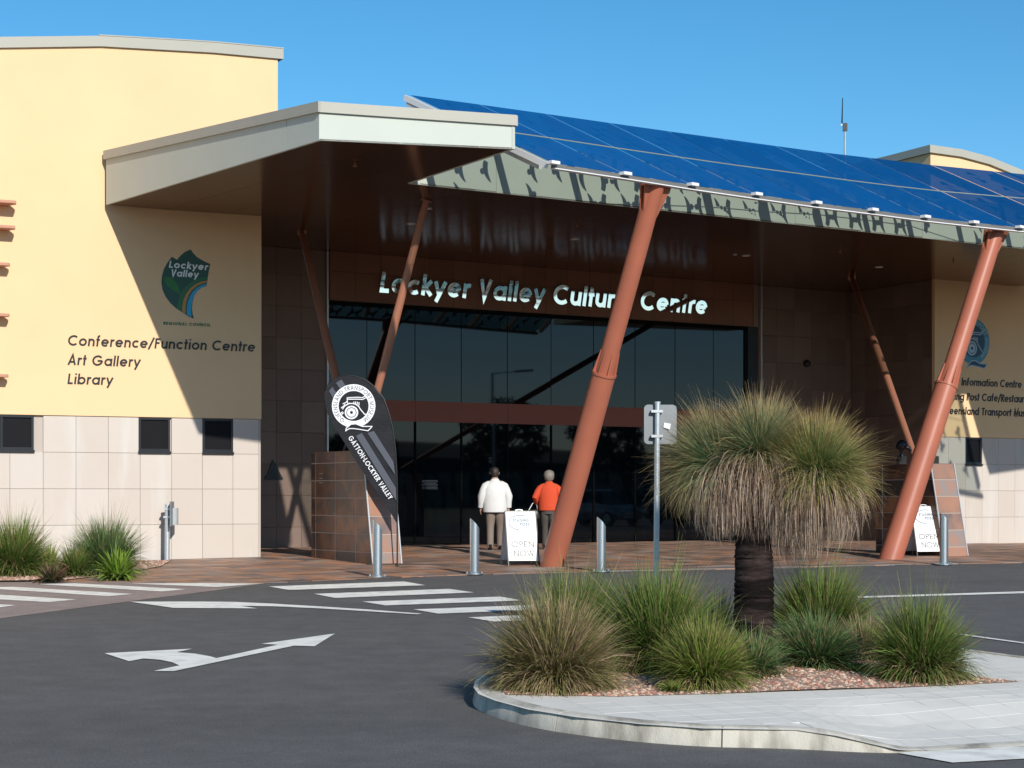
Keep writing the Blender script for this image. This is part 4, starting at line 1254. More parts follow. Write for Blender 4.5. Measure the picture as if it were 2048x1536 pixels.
# small square pavers of the ramp area
px, py = Vector((math.cos(.33), math.sin(.33))), Vector((-math.sin(.33), math.cos(.33)))
o_ = Vector((1.75, 13.6)); gp = .30; gg = .003
bed_xy = [(-.05, 15.95), (.88, 15.84), (1.96, 16.08), (3.17, 16.38), (4.39, 16.84), (3.9, 17.4), (4.0, 19.2), (3.6, 20.6), (2.9, 21.5), (2.0, 21.9), (1.25, 21.2), (.72, 20.0), (.25, 18.5), (-.02, 17.3), (-.1, 16.5)]
inner = [fine[i] + nrm[i] * .17 for i in range(n_)]
innp = [(p.x, p.y) for p in inner]
for i in range(-2, 16):
    for j in range(-6, 12):
        q = [o_ + px * (i * gp + gg) + py * (j * gp + gg), o_ + px * ((i + 1) * gp - gg) + py * (j * gp + gg), o_ + px * ((i + 1) * gp - gg) + py * ((j + 1) * gp - gg), o_ + px * (i * gp + gg) + py * ((j + 1) * gp - gg)]
        if all(inside(innp, p.x, p.y) and not inside(bed_xy, p.x, p.y) for p in q) and q[0].x < 4.6:
            mb = MB()
            mb.hexa([(p.x, p.y, iz(p.x, p.y) - .012) for p in q], [(p.x, p.y, iz(p.x, p.y) - .002) for p in q])
            mb.build('paver', M['concrete'], island)
# gravel bed with loose pebbles
def bed_z(x, y): return iz(x, y) + .001 + .05 * math.exp(-((x - 2.4) ** 2 / .5 + (y - 17.3) ** 2 / .8))
bm = bmesh.new()
bm.faces.new([bm.verts.new((x, y, 0)) for x, y in bed_xy])
bm.normal_update(); bmesh.ops.triangulate(bm, faces=bm.faces[:], ngon_method='EAR_CLIP')
for x in np.arange(-.2, 5, .2): bmesh.ops.bisect_plane(bm, geom=bm.verts[:] + bm.edges[:] + bm.faces[:], plane_co=(x, 0, 0), plane_no=(1, 0, 0))
for y in np.arange(15.8, 22, .25): bmesh.ops.bisect_plane(bm, geom=bm.verts[:] + bm.edges[:] + bm.faces[:], plane_co=(0, y, 0), plane_no=(0, 1, 0))
for v in bm.verts: v.co.z = bed_z(v.co.x, v.co.y)
me = bpy.data.meshes.new('gravel_bed'); bm.to_mesh(me); bm.free(); me.materials.append(M['bed'])
for p in me.polygons:
    if p.normal.z < 0: p.flip()
prop(link('gravel_bed', me), kind='structure')
M['pebble'] = ramp_mat('pink_and_cream_pebble', ((0, (0.30, 0.12, 0.085)), (.3, (0.48, 0.24, 0.17)), (.6, (0.58, 0.40, 0.28)), (.85, (0.66, 0.52, 0.40)), (1, (0.20, 0.13, 0.11))), .7, 1.5, mixnoise=.7)
def pebbles(name, poly, n, zf, size, label):
    mb = MB(); cnt = 0
    x0, x1 = min(p[0] for p in poly), max(p[0] for p in poly); y0, y1 = min(p[1] for p in poly), max(p[1] for p in poly)
    while cnt < n:
        x, y = random.uniform(x0, x1), y0 + (y1 - y0) * random.random() ** 1.5
        if not inside(poly, x, y): continue
        cnt += 1
        r = size * random.uniform(.55, 1.35); a = random.random() * 6.28; z = zf(x, y)
        c, s_ = math.cos(a), math.sin(a)
        sx, sy, sz = r * random.uniform(.8, 1.3), r * random.uniform(.6, 1), r * random.uniform(.45, .8)
        vs = [(sx, 0, 0), (0, sy, 0), (-sx, 0, 0), (0, -sy, 0), (0, 0, sz), (sx * .6, sy * .6, sz * .55), (-sx * .6, -sy * .6, sz * .55)]
        mb.add([(x + vx * c - vy * s_, y + vx * s_ + vy * c, z + vz) for vx, vy, vz in vs], [(0, 5, 4), (5, 1, 4), (1, 2, 4), (2, 6, 4), (6, 3, 4), (3, 0, 4), (0, 1, 5), (2, 3, 6)])
    o = mb.build(name, M['pebble'])
    return prop(o, label, 'gravel', kind='stuff')
pebbles('gravel', bed_xy, 9000, bed_z, .018, 'pink and cream gravel spread over the planted traffic island')

# left planting bed
lbed = [(-15, 29.9), (-8.2, 31.25), (-7.2, 31.5), (-6.62, 33.0), (-6.32, 35.1), (-6.46, 37.0), (LW.p(-3, 0, .02).x, LW.p(-3, 0, .02).y), (LW.p(-11, 0, .02).x, LW.p(-11, 0, .02).y)]
mb = MB(); mb.add([(x, y, zg(x, y) + .03) for x, y in lbed], [tuple(range(len(lbed)))])
o = mb.build('garden_bed', M['bed']); prop(o, kind='structure')
for p in o.data.polygons:
    if p.normal.z < 0: p.flip()
pebbles('gravel', [(-9.5, 31.1), (-8.2, 31.25), (-7.2, 31.5), (-6.62, 33.0), (-6.32, 35.1), (-6.46, 37.0), (-7.6, 36.4), (-9.5, 34)], 3000, lambda x, y: zg(x, y) + .03, .02, 'pinkish gravel under the grasses beside the left cream wall')
# ------------------------------------------------------------------ grasses
def blades(n, L, spread, r0, width, tilt=(0.05, 1.0), bend=(0.3, 1.2), seg=4, power=1.0, az=None, lmin=.55, rng=RNG, drop=0.0):
    """arrays for n ribbon blades from a root disc"""
    a = rng.uniform(0, 2 * np.pi, n) if az is None else az
    rr = r0 * np.sqrt(rng.uniform(0, 1, n)); ra = a + rng.normal(0, .6, n)
    root = np.stack([rr * np.cos(ra), rr * np.sin(ra), np.zeros(n)], 1)
    th = tilt[0] + (tilt[1] - tilt[0]) * rng.uniform(0, 1, n) ** power
    bd = rng.uniform(bend[0], bend[1], n) * (0.4 + th)
    ln = L * rng.uniform(lmin, 1.0, n)
    aw = a + rng.normal(0, .25, n)
    P = [root]
    for k in range(seg):
        t = th + bd * ((k + .5) / seg) ** 1.5
        st = (ln / seg)[:, None] * np.stack([np.sin(t) * np.cos(aw) * spread, np.sin(t) * np.sin(aw) * spread, np.cos(t) - drop * k / seg], 1)
        P.append(P[-1] + st)
    side = np.stack([-np.sin(aw + rng.normal(0, .9, n)), np.cos(aw + rng.normal(0, .9, n)), rng.normal(0, .2, n)], 1)
    side /= np.linalg.norm(side, axis=1)[:, None]
    verts = []; al = []
    for k in range(seg + 1):
        w = width * (1 - (k / seg) ** 1.6 * .92) * (.7 + .6 * (k > 0)) / 2
        verts += [P[k] - side * w, P[k] + side * w]; al += [np.full(n, k / seg)] * 2
    V = np.stack(verts, 1)                              # n, 2*(seg+1), 3
    AL = np.stack(al, 1)
    return V, AL
def blade_mesh(name, sets, m, org=(0, 0, 0)):
    Vs, As, Rs, Fs = [], [], [], []
    off_ = 0
    for V, AL in sets:
        n, k, _ = V.shape; seg = k // 2 - 1
        Vs.append(V.reshape(-1, 3)); As.append(AL.reshape(-1)); Rs.append(np.repeat(RNG.uniform(0, 1, n), k))
        b = off_ + np.arange(n)[:, None] * k
        for s_ in range(seg):
            Fs.append(np.stack([b[:, 0] + 2 * s_, b[:, 0] + 2 * s_ + 1, b[:, 0] + 2 * s_ + 3, b[:, 0] + 2 * s_ + 2], 1))
        off_ += n * k
    V = np.concatenate(Vs); A_ = np.concatenate(As); R_ = np.concatenate(Rs); Fc = np.concatenate(Fs)
    me = bpy.data.meshes.new(name)
    me.vertices.add(len(V)); me.vertices.foreach_set('co', V.astype(np.float32).ravel())
    me.loops.add(len(Fc) * 4); me.loops.foreach_set('vertex_index', Fc.astype(np.int32).ravel())
    me.polygons.add(len(Fc)); me.polygons.foreach_set('loop_start', np.arange(0, len(Fc) * 4, 4, dtype=np.int32))
    try: me.polygons.foreach_set('loop_total', np.full(len(Fc), 4, dtype=np.int32))
    except Exception: pass
    for nm, dat in (('along', A_), ('chance', R_)):
        at_ = me.attributes.new(nm, 'FLOAT', 'POINT'); at_.data.foreach_set('value', dat.astype(np.float32))
    me.update(calc_edges=True); me.validate()
    me.materials.append(m)
    return me
G_ = {
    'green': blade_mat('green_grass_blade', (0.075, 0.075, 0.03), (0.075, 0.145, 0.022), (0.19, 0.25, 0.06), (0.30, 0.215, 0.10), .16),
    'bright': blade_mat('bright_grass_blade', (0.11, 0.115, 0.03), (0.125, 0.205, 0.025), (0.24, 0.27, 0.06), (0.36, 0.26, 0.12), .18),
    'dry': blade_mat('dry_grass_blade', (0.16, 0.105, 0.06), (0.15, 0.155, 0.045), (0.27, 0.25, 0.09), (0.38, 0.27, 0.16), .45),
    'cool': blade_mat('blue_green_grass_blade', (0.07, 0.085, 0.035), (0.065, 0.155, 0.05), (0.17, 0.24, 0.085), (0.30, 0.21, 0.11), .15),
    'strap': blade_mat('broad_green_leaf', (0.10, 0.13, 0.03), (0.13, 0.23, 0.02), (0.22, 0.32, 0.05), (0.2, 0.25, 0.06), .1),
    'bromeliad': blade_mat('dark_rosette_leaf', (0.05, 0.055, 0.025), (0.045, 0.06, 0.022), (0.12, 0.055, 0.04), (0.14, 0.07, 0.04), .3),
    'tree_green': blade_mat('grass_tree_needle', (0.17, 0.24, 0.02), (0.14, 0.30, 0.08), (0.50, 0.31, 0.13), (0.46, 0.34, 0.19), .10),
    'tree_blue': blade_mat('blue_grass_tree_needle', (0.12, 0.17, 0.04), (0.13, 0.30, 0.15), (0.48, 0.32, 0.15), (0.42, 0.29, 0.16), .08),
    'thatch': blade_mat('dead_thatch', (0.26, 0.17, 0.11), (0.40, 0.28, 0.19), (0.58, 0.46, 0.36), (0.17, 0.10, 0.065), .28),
}
def tuft(u, v, h, rad, n, kind, label, dry=0.3, width=.011, island_=True, name='grass_tuft', group='grass tufts in the garden beds', lean=1.0):
    p = gpt(u, v, KH + .012 if island_ else .03)
    t = empty(name, p, label, 'grass', group)
    L = h * 1.12
    sp = rad / (h * .95)
    up_ = blades(int(n * .55), L, sp, rad * .22, width, (0.02, .85), (.25, 1.0), power=1.1)
    out = blades(int(n * .45), L * .95, sp, rad * .26, width, (.45, 1.3), (.5, 1.25), power=.9)
    far_ = blades(int(n * .08) + 3, L * 1.30, sp * .95, rad * .2, width * .7, (0.0, .9), (.1, .9), lmin=.4)
    me = blade_mesh('blades', [up_, out, far_], G_[kind])
    o = link('blades', me, t); o.matrix_basis = Matrix.Translation(p)
    if dry:
        d1_ = blades(int(n * dry), L * .62, sp * 1.15, rad * .33, width, (.7, 1.5), (.4, 1.2), power=.8)
        me = blade_mesh('dead_blades', [d1_], G_['dry'])
        o = link('dead_blades', me, t); o.matrix_basis = Matrix.Translation(p)
    return t
tuft(1108, 1372, .76, .66, 4200, 'dry', 'big straw-brown and green grass tuft at the nose of the traffic island', .6)
tuft(1150, 1318, .84, .66, 3200, 'green', 'upright green grass tuft behind the straw-brown one on the island', .2)
tuft(1318, 1336, .90, .74, 4200, 'green', 'large dark green grass tuft around the foot of the traffic sign', .35)
tuft(1408, 1372, .58, .48, 2600, 'bright', 'yellow-green grass tuft spilling over the path left of the grass tree', .3)
tuft(1506, 1356, .42, .34, 1300, 'cool', 'small blue-green grass tuft right in front of the grass tree trunk', .4)
tuft(1435, 1285, .58, .28, 420, 'dry', 'thin sparse dry grass tuft between traffic sign and grass tree', .2)
tuft(1640, 1296, .84, .70, 3600, 'green', 'tall dark green grass tuft right behind the grass tree trunk', .2)
tuft(1632, 1336, .50, .54, 2200, 'cool', 'low rounded green grass tuft right of the trunk above the pink gravel', .15)
tuft(1728, 1314, .40, .42, 1200, 'dry', 'drooping brown grass tuft between the two right-hand green tufts', .4)
tuft(1842, 1356, .72, .54, 3000, 'green', 'olive grass tuft at the right end of the gravel bed', .5)
tuft(1715, 1345, .10, .16, 260, 'bright', 'tiny bright green weed on the gravel right of the trunk', 0)
tuft(1345, 1381, .09, .14, 200, 'bright', 'tiny bright green weed at the path edge', 0)
GL = 'plants along the left wall'
tuft(28, 1150, .98, .72, 2600, 'green', 'tall arching green grass tuft cut by the left picture edge', .1, .014, False, group=GL)
tuft(212, 1148, .95, .74, 2800, 'cool', 'wide arching green grass tuft beside the short post', .1, .014, False, group=GL)
tuft(150, 1152, .55, .45, 900, 'green', 'low green grass tuft between the two tall arching tufts', .1, .014, False, group=GL)
tuft(236, 1158, .50, .42, 220, 'strap', 'broad-leaved bright green plant in front of the wide grass tuft', 0, .045, False, 'leafy_plant', GL)
tuft(96, 1140, .50, .34, 320, 'bright', 'spiky light green plant behind the dark rosette', 0, .018, False, 'leafy_plant', GL)
tuft(103, 1163, .30, .34, 90, 'bromeliad', 'dark reddish rosette plant at the edge of the left bed', 0, .05, False, 'rosette_plant', GL)

# ------------------------------------------------------------------ the grass tree
tb = gpt(1504, 1300, KH + .01)
gt = empty('grass_tree', tb, 'grass tree with black trunk, three green needle heads and a brown thatch skirt', 'tree')
M['bark'] = mat('charred_layered_bark', (0.010, 0.0072, 0.007), .9, var=.45, vscale=10, bump=1.0, bscale=40, stretch=(1, 1, 5), spec=.1, coords='World', stain=(0.11, 0.075, 0.068), sscale=1.9, samt=.5)
tk = MB(); rr = []
hk = 1.42
for i in range(71):
    z = -.05 + hk * i / 70
    f = i / 70
    r = .205 - .028 * f + random.uniform(-.007, .007)
    rr.append((.02 * math.sin(f * 3), 0, z, r * random.uniform(.98, 1.02), r * random.uniform(.97, 1.03)))
tk.rings(rr, 40)
rg = random.Random(3)
tk.v = [(x * (1 + rg.uniform(-.03, .03)) + tb.x, y * (1 + rg.uniform(-.03, .03)) + tb.y, z + rg.uniform(-.007, .007) + tb.z) for x, y, z in tk.v]
tk.build('trunk', M['bark'], gt, True)
def head(c, L, n, kind, tilt_max=1.75, squash=1.0, azr=None):
    c = Vector(c)
    def az(k): return None if azr is None else RNG.normal(azr[0], azr[1], k)
    s1_ = blades(n, L, squash, .07, .0068, (.02, tilt_max), (-.05, .25), power=.75, lmin=.58, az=az(n))
    s2_ = blades(n // 2, L * .98, squash, .08, .0068, (.8, tilt_max + .2), (.1, .7), power=.7, lmin=.6, az=az(n // 2))
    s3_ = blades(n // 7, L * 1.25, squash, .06, .0055, (.05, tilt_max), (.0, 1.2), power=.7, lmin=.8, az=az(n // 7))
    me = blade_mesh('needle_head', [s1_, s2_, s3_], G_[kind])
    o = link('needle_head', me, gt); o.matrix_basis = Matrix.Translation(c)
def thatch(c, L, n, spread, r0=.16, tilt=(1.1, 2.0), bend=(.6, 1.35), lmin=.35):
    me = blade_mesh('thatch', [blades(n, L, spread, r0, .0075, tilt, bend, power=1.0, lmin=lmin, seg=5)], G_['thatch'])
    o = link('thatch', me, gt); o.matrix_basis = Matrix.Translation(Vector(c))
X0, Y0, Z0 = tb
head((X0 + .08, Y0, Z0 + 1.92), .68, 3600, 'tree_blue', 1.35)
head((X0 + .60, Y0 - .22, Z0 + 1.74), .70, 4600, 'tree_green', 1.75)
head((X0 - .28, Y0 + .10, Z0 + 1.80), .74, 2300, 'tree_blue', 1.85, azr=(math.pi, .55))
thatch((X0 + .02, Y0 - .04, Z0 + 1.86), 1.05, 2000, .62)
thatch((X0 - .26, Y0 - .04, Z0 + 1.74), .90, 1500, .50)
thatch((X0 + .28, Y0 - .12, Z0 + 1.76), 1.0, 1900, .50)
thatch((X0 + .58, Y0 - .20, Z0 + 1.68), 1.05, 2000, .60)
thatch((X0 + .46, Y0 - .16, Z0 + 1.36), .78, 1300, .34, .17, bend=(1.0, 1.5))
thatch((X0 + .05, Y0 - .02, Z0 + 1.52), .55, 1000, .45, .2)
thatch((X0 - .24, Y0 + .0, Z0 + 1.45), .62, 800, .36, .14)
mb = MB()
mb.tube([(X0, Y0, Z0 + 1.3), (X0 + .25, Y0 - .08, Z0 + 1.55), (X0 + .58, Y0 - .2, Z0 + 1.76)], [.14, .12, .08], 12)
mb.tube([(X0, Y0, Z0 + 1.3), (X0 - .2, Y0 + .08, Z0 + 1.6), (X0 - .28, Y0 + .10, Z0 + 1.82)], [.13, .10, .08], 12)
mb.tube([(X0, Y0, Z0 + 1.3), (X0 + .08, Y0, Z0 + 1.95)], [.15, .08], 12)
mb.build('limb', M['bark'], gt, True)

# ------------------------------------------------------------------ traffic sign seen from behind
sp_ = Vector((1.57, 21.3, iz(1.57, 21.3)))
ts = empty('traffic_sign', sp_, 'back of a small aluminium traffic sign on a galvanised post in the island', 'sign')
mb = MB(); mb.tube([sp_ - Vector((0, 0, .05)), Vector((sp_.x + .02, sp_.y, at(1316, 806, 21.3).z))], .030, 20); mb.build('post', M['galv'], ts, True)
pz0, pz1 = at(1316, 888, 21.3).z, at(1316, 809, 21.3).z
mb = MB()
x0, x1 = at(1288.5, 0, 21.3).x, at(1354.5, 0, 21.3).x; r = .045
rp = []
for cx, cz, a0 in ((x1 - r, pz1 - r, 0), (x0 + r, pz1 - r, 90), (x0 + r, pz0 + r, 180), (x1 - r, pz0 + r, 270)):
    rp += arc(cx, cz, r, r, a0, a0 + 90, 5)
mb.prism(rp, lambda x, z, d: Vector((x, 21.345 + d + (x - 1.6) * .12, z)), 0, .003); mb.build('plate', M['alu'], ts)
for z in (pz1 - .075, pz0 + .085):
    mb = MB(); mb.box(sp_.x - .05, sp_.x + .075, 21.265, 21.345, z - .014, z + .014); mb.build('bracket', M['trim'], ts)
mb = MB(); mb.tube([(sp_.x + .02, 21.3, at(0, 806, 21.3).z), (sp_.x + .02, 21.3, at(0, 803.5, 21.3).z)], .033, 16); mb.build('post_cap', M['trim'], ts)
mb = MB(); mb.prism([(0, 0), (.075, -.012), (.062, -.075), (-.008, -.052)], lambda x, y, d: Vector((1.665 + x, 21.338 + d, at(0, 845, 21.3).z + y)), 0, .002); mb.build('sticker', M['flag_white'], ts)

# ------------------------------------------------------------------ stainless bollards
def bollard(p, label, ang=0.3):
    t = empty('bollard', p, label, 'bollard', 'stainless bollards along the paving edge')
    r, H, cut = .078, .95, .17
    mb = MB(); n = 32
    for z in (0.0, None):
        for j in range(n):
            a = 2 * math.pi * j / n
            x, y = r * math.cos(a), r * math.sin(a)
            zz = .0 if z == 0.0 else H - cut * .5 - cut * .5 * (x * math.cos(ang) + y * math.sin(ang)) / r
            mb.v.append((p.x + x, p.y + y, p.z + zz))
    for j in range(n):
        j2 = (j + 1) % n; mb.f.append([j, j2, n + j2, n + j]); mb.mi.append(0)
    mb.build('tube', M['steel'], t, True)
    mb = MB()
    mb.add([(p.x + r * .94 * math.cos(2 * math.pi * j / n), p.y + r * .94 * math.sin(2 * math.pi * j / n), p.z + H - .004 - cut * .5 - cut * .5 * .94 * math.cos(2 * math.pi * j / n - ang)) for j in range(n)], [tuple(range(n))])
    mb.build('slanted_top', M['steel'], t)
    mb = MB(); mb.tube([p, p + Vector((0, 0, .022))], .155, 28); fl = mb.build('base_plate', M['steel'], t, True)
    for a in range(4):
        q = p + Vector((.125 * math.cos(a * math.pi / 2 + .1), .125 * math.sin(a * math.pi / 2 + .1), .02)); mb = MB(); mb.tube([q, q + Vector((0, 0, .028))], .014, 8); mb.build('bolt', M['steel'], t)
    return t
bp0 = gpt(755, 1155.5) + Vector((0, 0, .012))
bol = bollard(bp0, 'steel bollard in front of the black feather flag')
for u, v, lb in ((949, 1150, 'steel bollard left of the near white sandwich board'), (1202.5, 1145, 'steel bollard just right of the near terracotta column'), (1888, 1131, 'steel bollard overlapping the far sandwich board')):
    copy_tree(bol, gpt(u, v) + Vector((0, 0, .012)), lb)

# ------------------------------------------------------------------ sandwich boards
def a_board(p, ang, label):
    """a folding board: two leaves, legs, printed face"""
    t = empty('sandwich_board', p, label, 'sandwich board', 'cafe sandwich boards')
    ex = Vector((math.cos(ang), math.sin(ang), 0)); en = Vector((ex.y, -ex.x, 0)); w, H, dp = .56, .98, .30
    def leaf(s):
        def mp(x, y, d):                                 # x across, y up the leaf, d out of the face
            lean = dp * (1 - y / H)
            return p + ex * x + en * (s * lean + s * d + (s * .012)) + Vector((0, 0, y))
        return mp
    for s in (1, -1):
        mp = leaf(s)
        mb = MB(); mb.prism([(-w / 2, .085), (w / 2, .085), (w / 2, H), (-w / 2, H)], mp, 0, .012); lf = mb.build('board_leaf', M['white'], t)
        mb = MB()
        for x in (-w / 2 - .008, w / 2 + .008): mb.ribbon([(x, 0), (x, H)], .010, mp, -.006, .014)
        mb.ribbon([(-w / 2, H + .006), (w / 2, H + .006)], .008, mp, -.006, .014)
        mb.build('leg_frame', M['black'] if s == 1 else M['trim'], t)
    mp = leaf(1)
    mb = MB(); mb.ribbon([(-.02 + .07 * math.cos(a), H + .012 + .02 * math.sin(a)) for a in [i * math.pi / 6 for i in range(7)]], .005, mp, -.006, .006); mb.build('handle', M['trim'], t)
    g_ = .0006
    lettering('OPEN', t, 'word', M['board_ink'], lambda x, y, d: mp(-.21 + x, .33 + y, d), .105, .42, h=.052, slant=0, d0=.011, d1=.016, each=False, step=.0002)
    lettering('NOW', t, 'word', M['board_ink'], lambda x, y, d: mp(-.17 + x, .165 + y, d), .105, .37, h=.052, slant=0, d0=.011, d1=.016, each=False, step=.0002)
    lettering('STAGING', t, 'word', M['board_blue'], lambda x, y, d: mp(-.155 + x, .79 + y, d), .055, .30, h=.12, slant=.2, d0=.011, d1=.016, each=False, step=.0002)
    lettering('POST', t, 'word', M['board_blue'], lambda x, y, d: mp(-.03 + x, .715 + y, d), .055, .18, h=.12, slant=.2, d0=.011, d1=.016, each=False, step=.0002)
    mb = MB(); mb.ribbon([(.23 * math.cos(a), .775 + .135 * math.sin(a)) for a in [math.radians(70 + i * 10) for i in range(21)]], .008, mp, .011, .016); mb.build('logo_swoosh', M['board_blue'], t)
    return t
M['board_ink'] = mat('grey_black_print', (0.025, 0.025, 0.028), .5)
M['board_blue'] = mat('blue_grey_print', (0.13, 0.20, 0.26), .5)
pA = gpt(1040, 1131); pA = Vector((pA.x, pA.y, zg(pA.x, pA.y) + .012))
a_board(pA, math.radians(13), 'white open-now sandwich board leaning beside the foot of the near column')
pB = gpt(1848, 1112); pB = Vector((pB.x, pB.y, zg(pB.x, pB.y) + .012))
a_board(pB, math.radians(13), 'white open-now sandwich board behind the far column foot, partly hidden by a bollard')

# ------------------------------------------------------------------ tiled plinths
def plinth(pl, pr, top, width, batter, label):
    """a blade of tiles: side face pl->pr, sloping end at pr"""
    pl, pr = Vector((pl[0], pl[1], 0)), Vector((pr[0], pr[1], 0))
    e1 = (pr - pl).normalized(); L_ = (pr - pl).length
    e2 = Vector((-e1.y, e1.x, 0))
    z0 = zg(pl.x, pl.y) - .05
    t = empty('tiled_plinth', (pl.x, pl.y, z0 + .05), label, 'plinth')
    H = top - z0
    def P(a, b, z): q = pl + e1 * a + e2 * b; return (q.x, q.y, z)
    def end(z): return L_ - batter * (z - z0) / H
    mb = MB()
    i_ = .005
    mb.hexa([P(i_, i_, z0), P(L_ - i_, i_, z0), P(L_ - i_, width - i_, z0), P(i_, width - i_, z0)], [P(i_, i_, top - i_), P(end(top) - i_, i_, top - i_), P(end(top) - i_, width - i_, top - i_), P(i_, width - i_, top - i_)])
    mb.build('core', M['grout_light'], t)
    # side tiles
    zs = [z0 + .22 + k * .335 for k in range(-1, 7)]
    zs = [z0] + [z for z in zs if z0 + .1 < z < top - .1] + [top]
    xs = [0.0] + [.22 + .92 * k for k in range(6)]
    g_ = .008
    for za, zb in zip(zs[:-1], zs[1:]):
        for a, b in zip(xs[:-1], xs[1:]):
            ea, eb = end(za), end(zb)
            if a + .03 > eb: continue
            b0, b1 = min(b, ea), min(b, eb)
            for off0, off1 in ((0.0, .019), (width - .019, width)):
                mb = MB(); mb.hexa([P(a + 2 * g_, off0, za + g_), P(b0 - 2 * g_, off0, za + g_), P(b0 - 2 * g_, off1, za + g_), P(a + 2 * g_, off1, za + g_)], [P(a + 2 * g_, off0, zb - g_), P(b1 - 2 * g_, off0, zb - g_), P(b1 - 2 * g_, off1, zb - g_), P(a + 2 * g_, off1, zb - g_)])
                mb.build('tile', M['tile_rust'], t)
        mb = MB(); e0, e1_ = end(za + g_), end(zb - g_)
        mb.hexa([P(e0 - .018, .022, za + g_), P(e0 + .001, .022, za + g_), P(e0 + .001, width - .022, za + g_), P(e0 - .018, width - .022, za + g_)], [P(e1_ - .018, .022, zb - g_), P(e1_ + .001, .022, zb - g_), P(e1_ + .001, width - .022, zb - g_), P(e1_ - .018, width - .022, zb - g_)])
        mb.build('tile', M['tile_end'], t)
    for b in (.006, width - .006):
        mb = MB(); mb.beam(P(end(z0) + .004, b, z0), P(end(top) + .004, b, top + .004), .022, .022, up=e1); mb.build('edge_trim', M['trim'], t)
    mb = MB(); mb.hexa([P(-.004, -.004, top - .019), P(end(top) + .0, -.004, top - .019), P(end(top) + .0, width + .004, top - .019), P(-.004, width + .004, top - .019)], [P(-.004, -.004, top), P(end(top), -.004, top), P(end(top), width + .004, top), P(-.004, width + .004, top)]); mb.build('cap_tile', M['tile_rust'], t)
    return t
M['tile_end'] = ramp_mat('warm_slate_tile', ((0.0, (0.13, 0.115, 0.115)), (0.35, (0.30, 0.17, 0.12)), (0.7, (0.38, 0.19, 0.12)), (1.0, (0.26, 0.22, 0.20))), 0.35, 3.0, bump=.2, mixnoise=.6, spec=.45)
q0, q1 = gpt(622, 1116), gpt(745, 1131)
plinth((q0.x, q0.y), (q1.x, q1.y), 3.0, .60, .42, 'rusty slate-tiled plinth with sloping end behind the feather flag')
q2, q3 = gpt(1751, 1106), gpt(1889, 1114)
plinth((q2.x, q2.y), (q3.x, q3.y), 2.80, .62, .42, 'rusty slate-tiled plinth with sloping end behind the far column')
# two little dark bronze figures on the far plinth
def figure(x, y, z, label, flip):
    mb = MB()
    mb.box(x - .085, x + .085, y - .085, y + .085, z, z + .16)
    mb.tube([(x, y, z + .15), (x + .01 * flip, y, z + .24), (x - .01, y, z + .30)], [.055, .04, .055], 12)
    mb.rings([(x - .01, y, z + .28, .05, .05), (x - .01, y, z + .33, .11, .08), (x + .015 * flip, y, z + .39, .13, .09), (x + .02 * flip, y, z + .45, .10, .08), (x, y, z + .50, .03, .03)], 14)
    mb.tube([(x + .06 * flip, y, z + .36), (x + .16 * flip, y, z + .33), (x + .2 * flip, y - .02, z + .27)], [.05, .04, .015], 10)
    thing_mesh('bronze_figure', mb, M['bronze'], (x, y, z), label, 'statue', smooth=True)
M['bronze'] = mat('dark_bronze', (0.03, 0.028, 0.03), .3, metal=.7)
fa, fb = at(1804, 922, 39.85), at(1872, 922, 39.5)
figure(fa.x, fa.y + .05, 2.80, 'small dark bronze figure on the far plinth, left of the column', 1)
figure(fb.x, fb.y + .2, 2.80, 'small dark bronze figure on the far plinth, mostly behind the column', -1)

# black triangular plaque on the tiled wall by the entrance
tp = [EW.sz(u, v, .01) for u, v in ((545, 920), (553, 931), (558, 944), (566, 958), (556, 960), (545, 959), (536, 960), (527, 959), (535, 948), (540, 934))]
mb = MB(); mb.prism(tp, lambda s, z, d: EW.p(s, z, d), .002, .03)
cs = sum(s for s, z in tp) / len(tp); cz = sum(z for s, z in tp) / len(tp)
for k in range(9):
    a = k * 2.4; rr_ = .035 * math.sqrt(k + 1); mb.tube([EW.p(cs + rr_ * math.cos(a), cz - .03 + rr_ * math.sin(a), .028), EW.p(cs + rr_ * math.cos(a), cz - .03 + rr_ * math.sin(a), .04)], .016, 8)
thing_mesh('wall_plaque', mb, M['black'], EW.p(cs, cz, 0), 'black triangular plaque on the brown tiled wall left of the doors', 'plaque')
# metal name plate on the near plinth
e1 = (Vector((q1.x, q1.y, 0)) - Vector((q0.x, q0.y, 0))).normalized(); nn = Vector((e1.y, -e1.x, 0))
mb = MB()
for k, (w_, h_) in enumerate(((.17, .008), (.17, .008), (.15, .008))):
    c = Vector((q0.x, q0.y, 2.58 - k * .09)) + e1 * .50 + nn * .004
    mb.hexa([c - e1 * w_ / 2, c + e1 * w_ / 2, c + e1 * w_ / 2 + nn * .004, c - e1 * w_ / 2 + nn * .004], [v_ + Vector((0, 0, h_)) for v_ in (c - e1 * w_ / 2, c + e1 * w_ / 2, c + e1 * w_ / 2 + nn * .004, c - e1 * w_ / 2 + nn * .004)])
thing_mesh('name_plate', mb, M['trim'], (q0.x, q0.y, 2.5), 'thin silver lines of a name plate on the near tiled plinth', 'plaque')

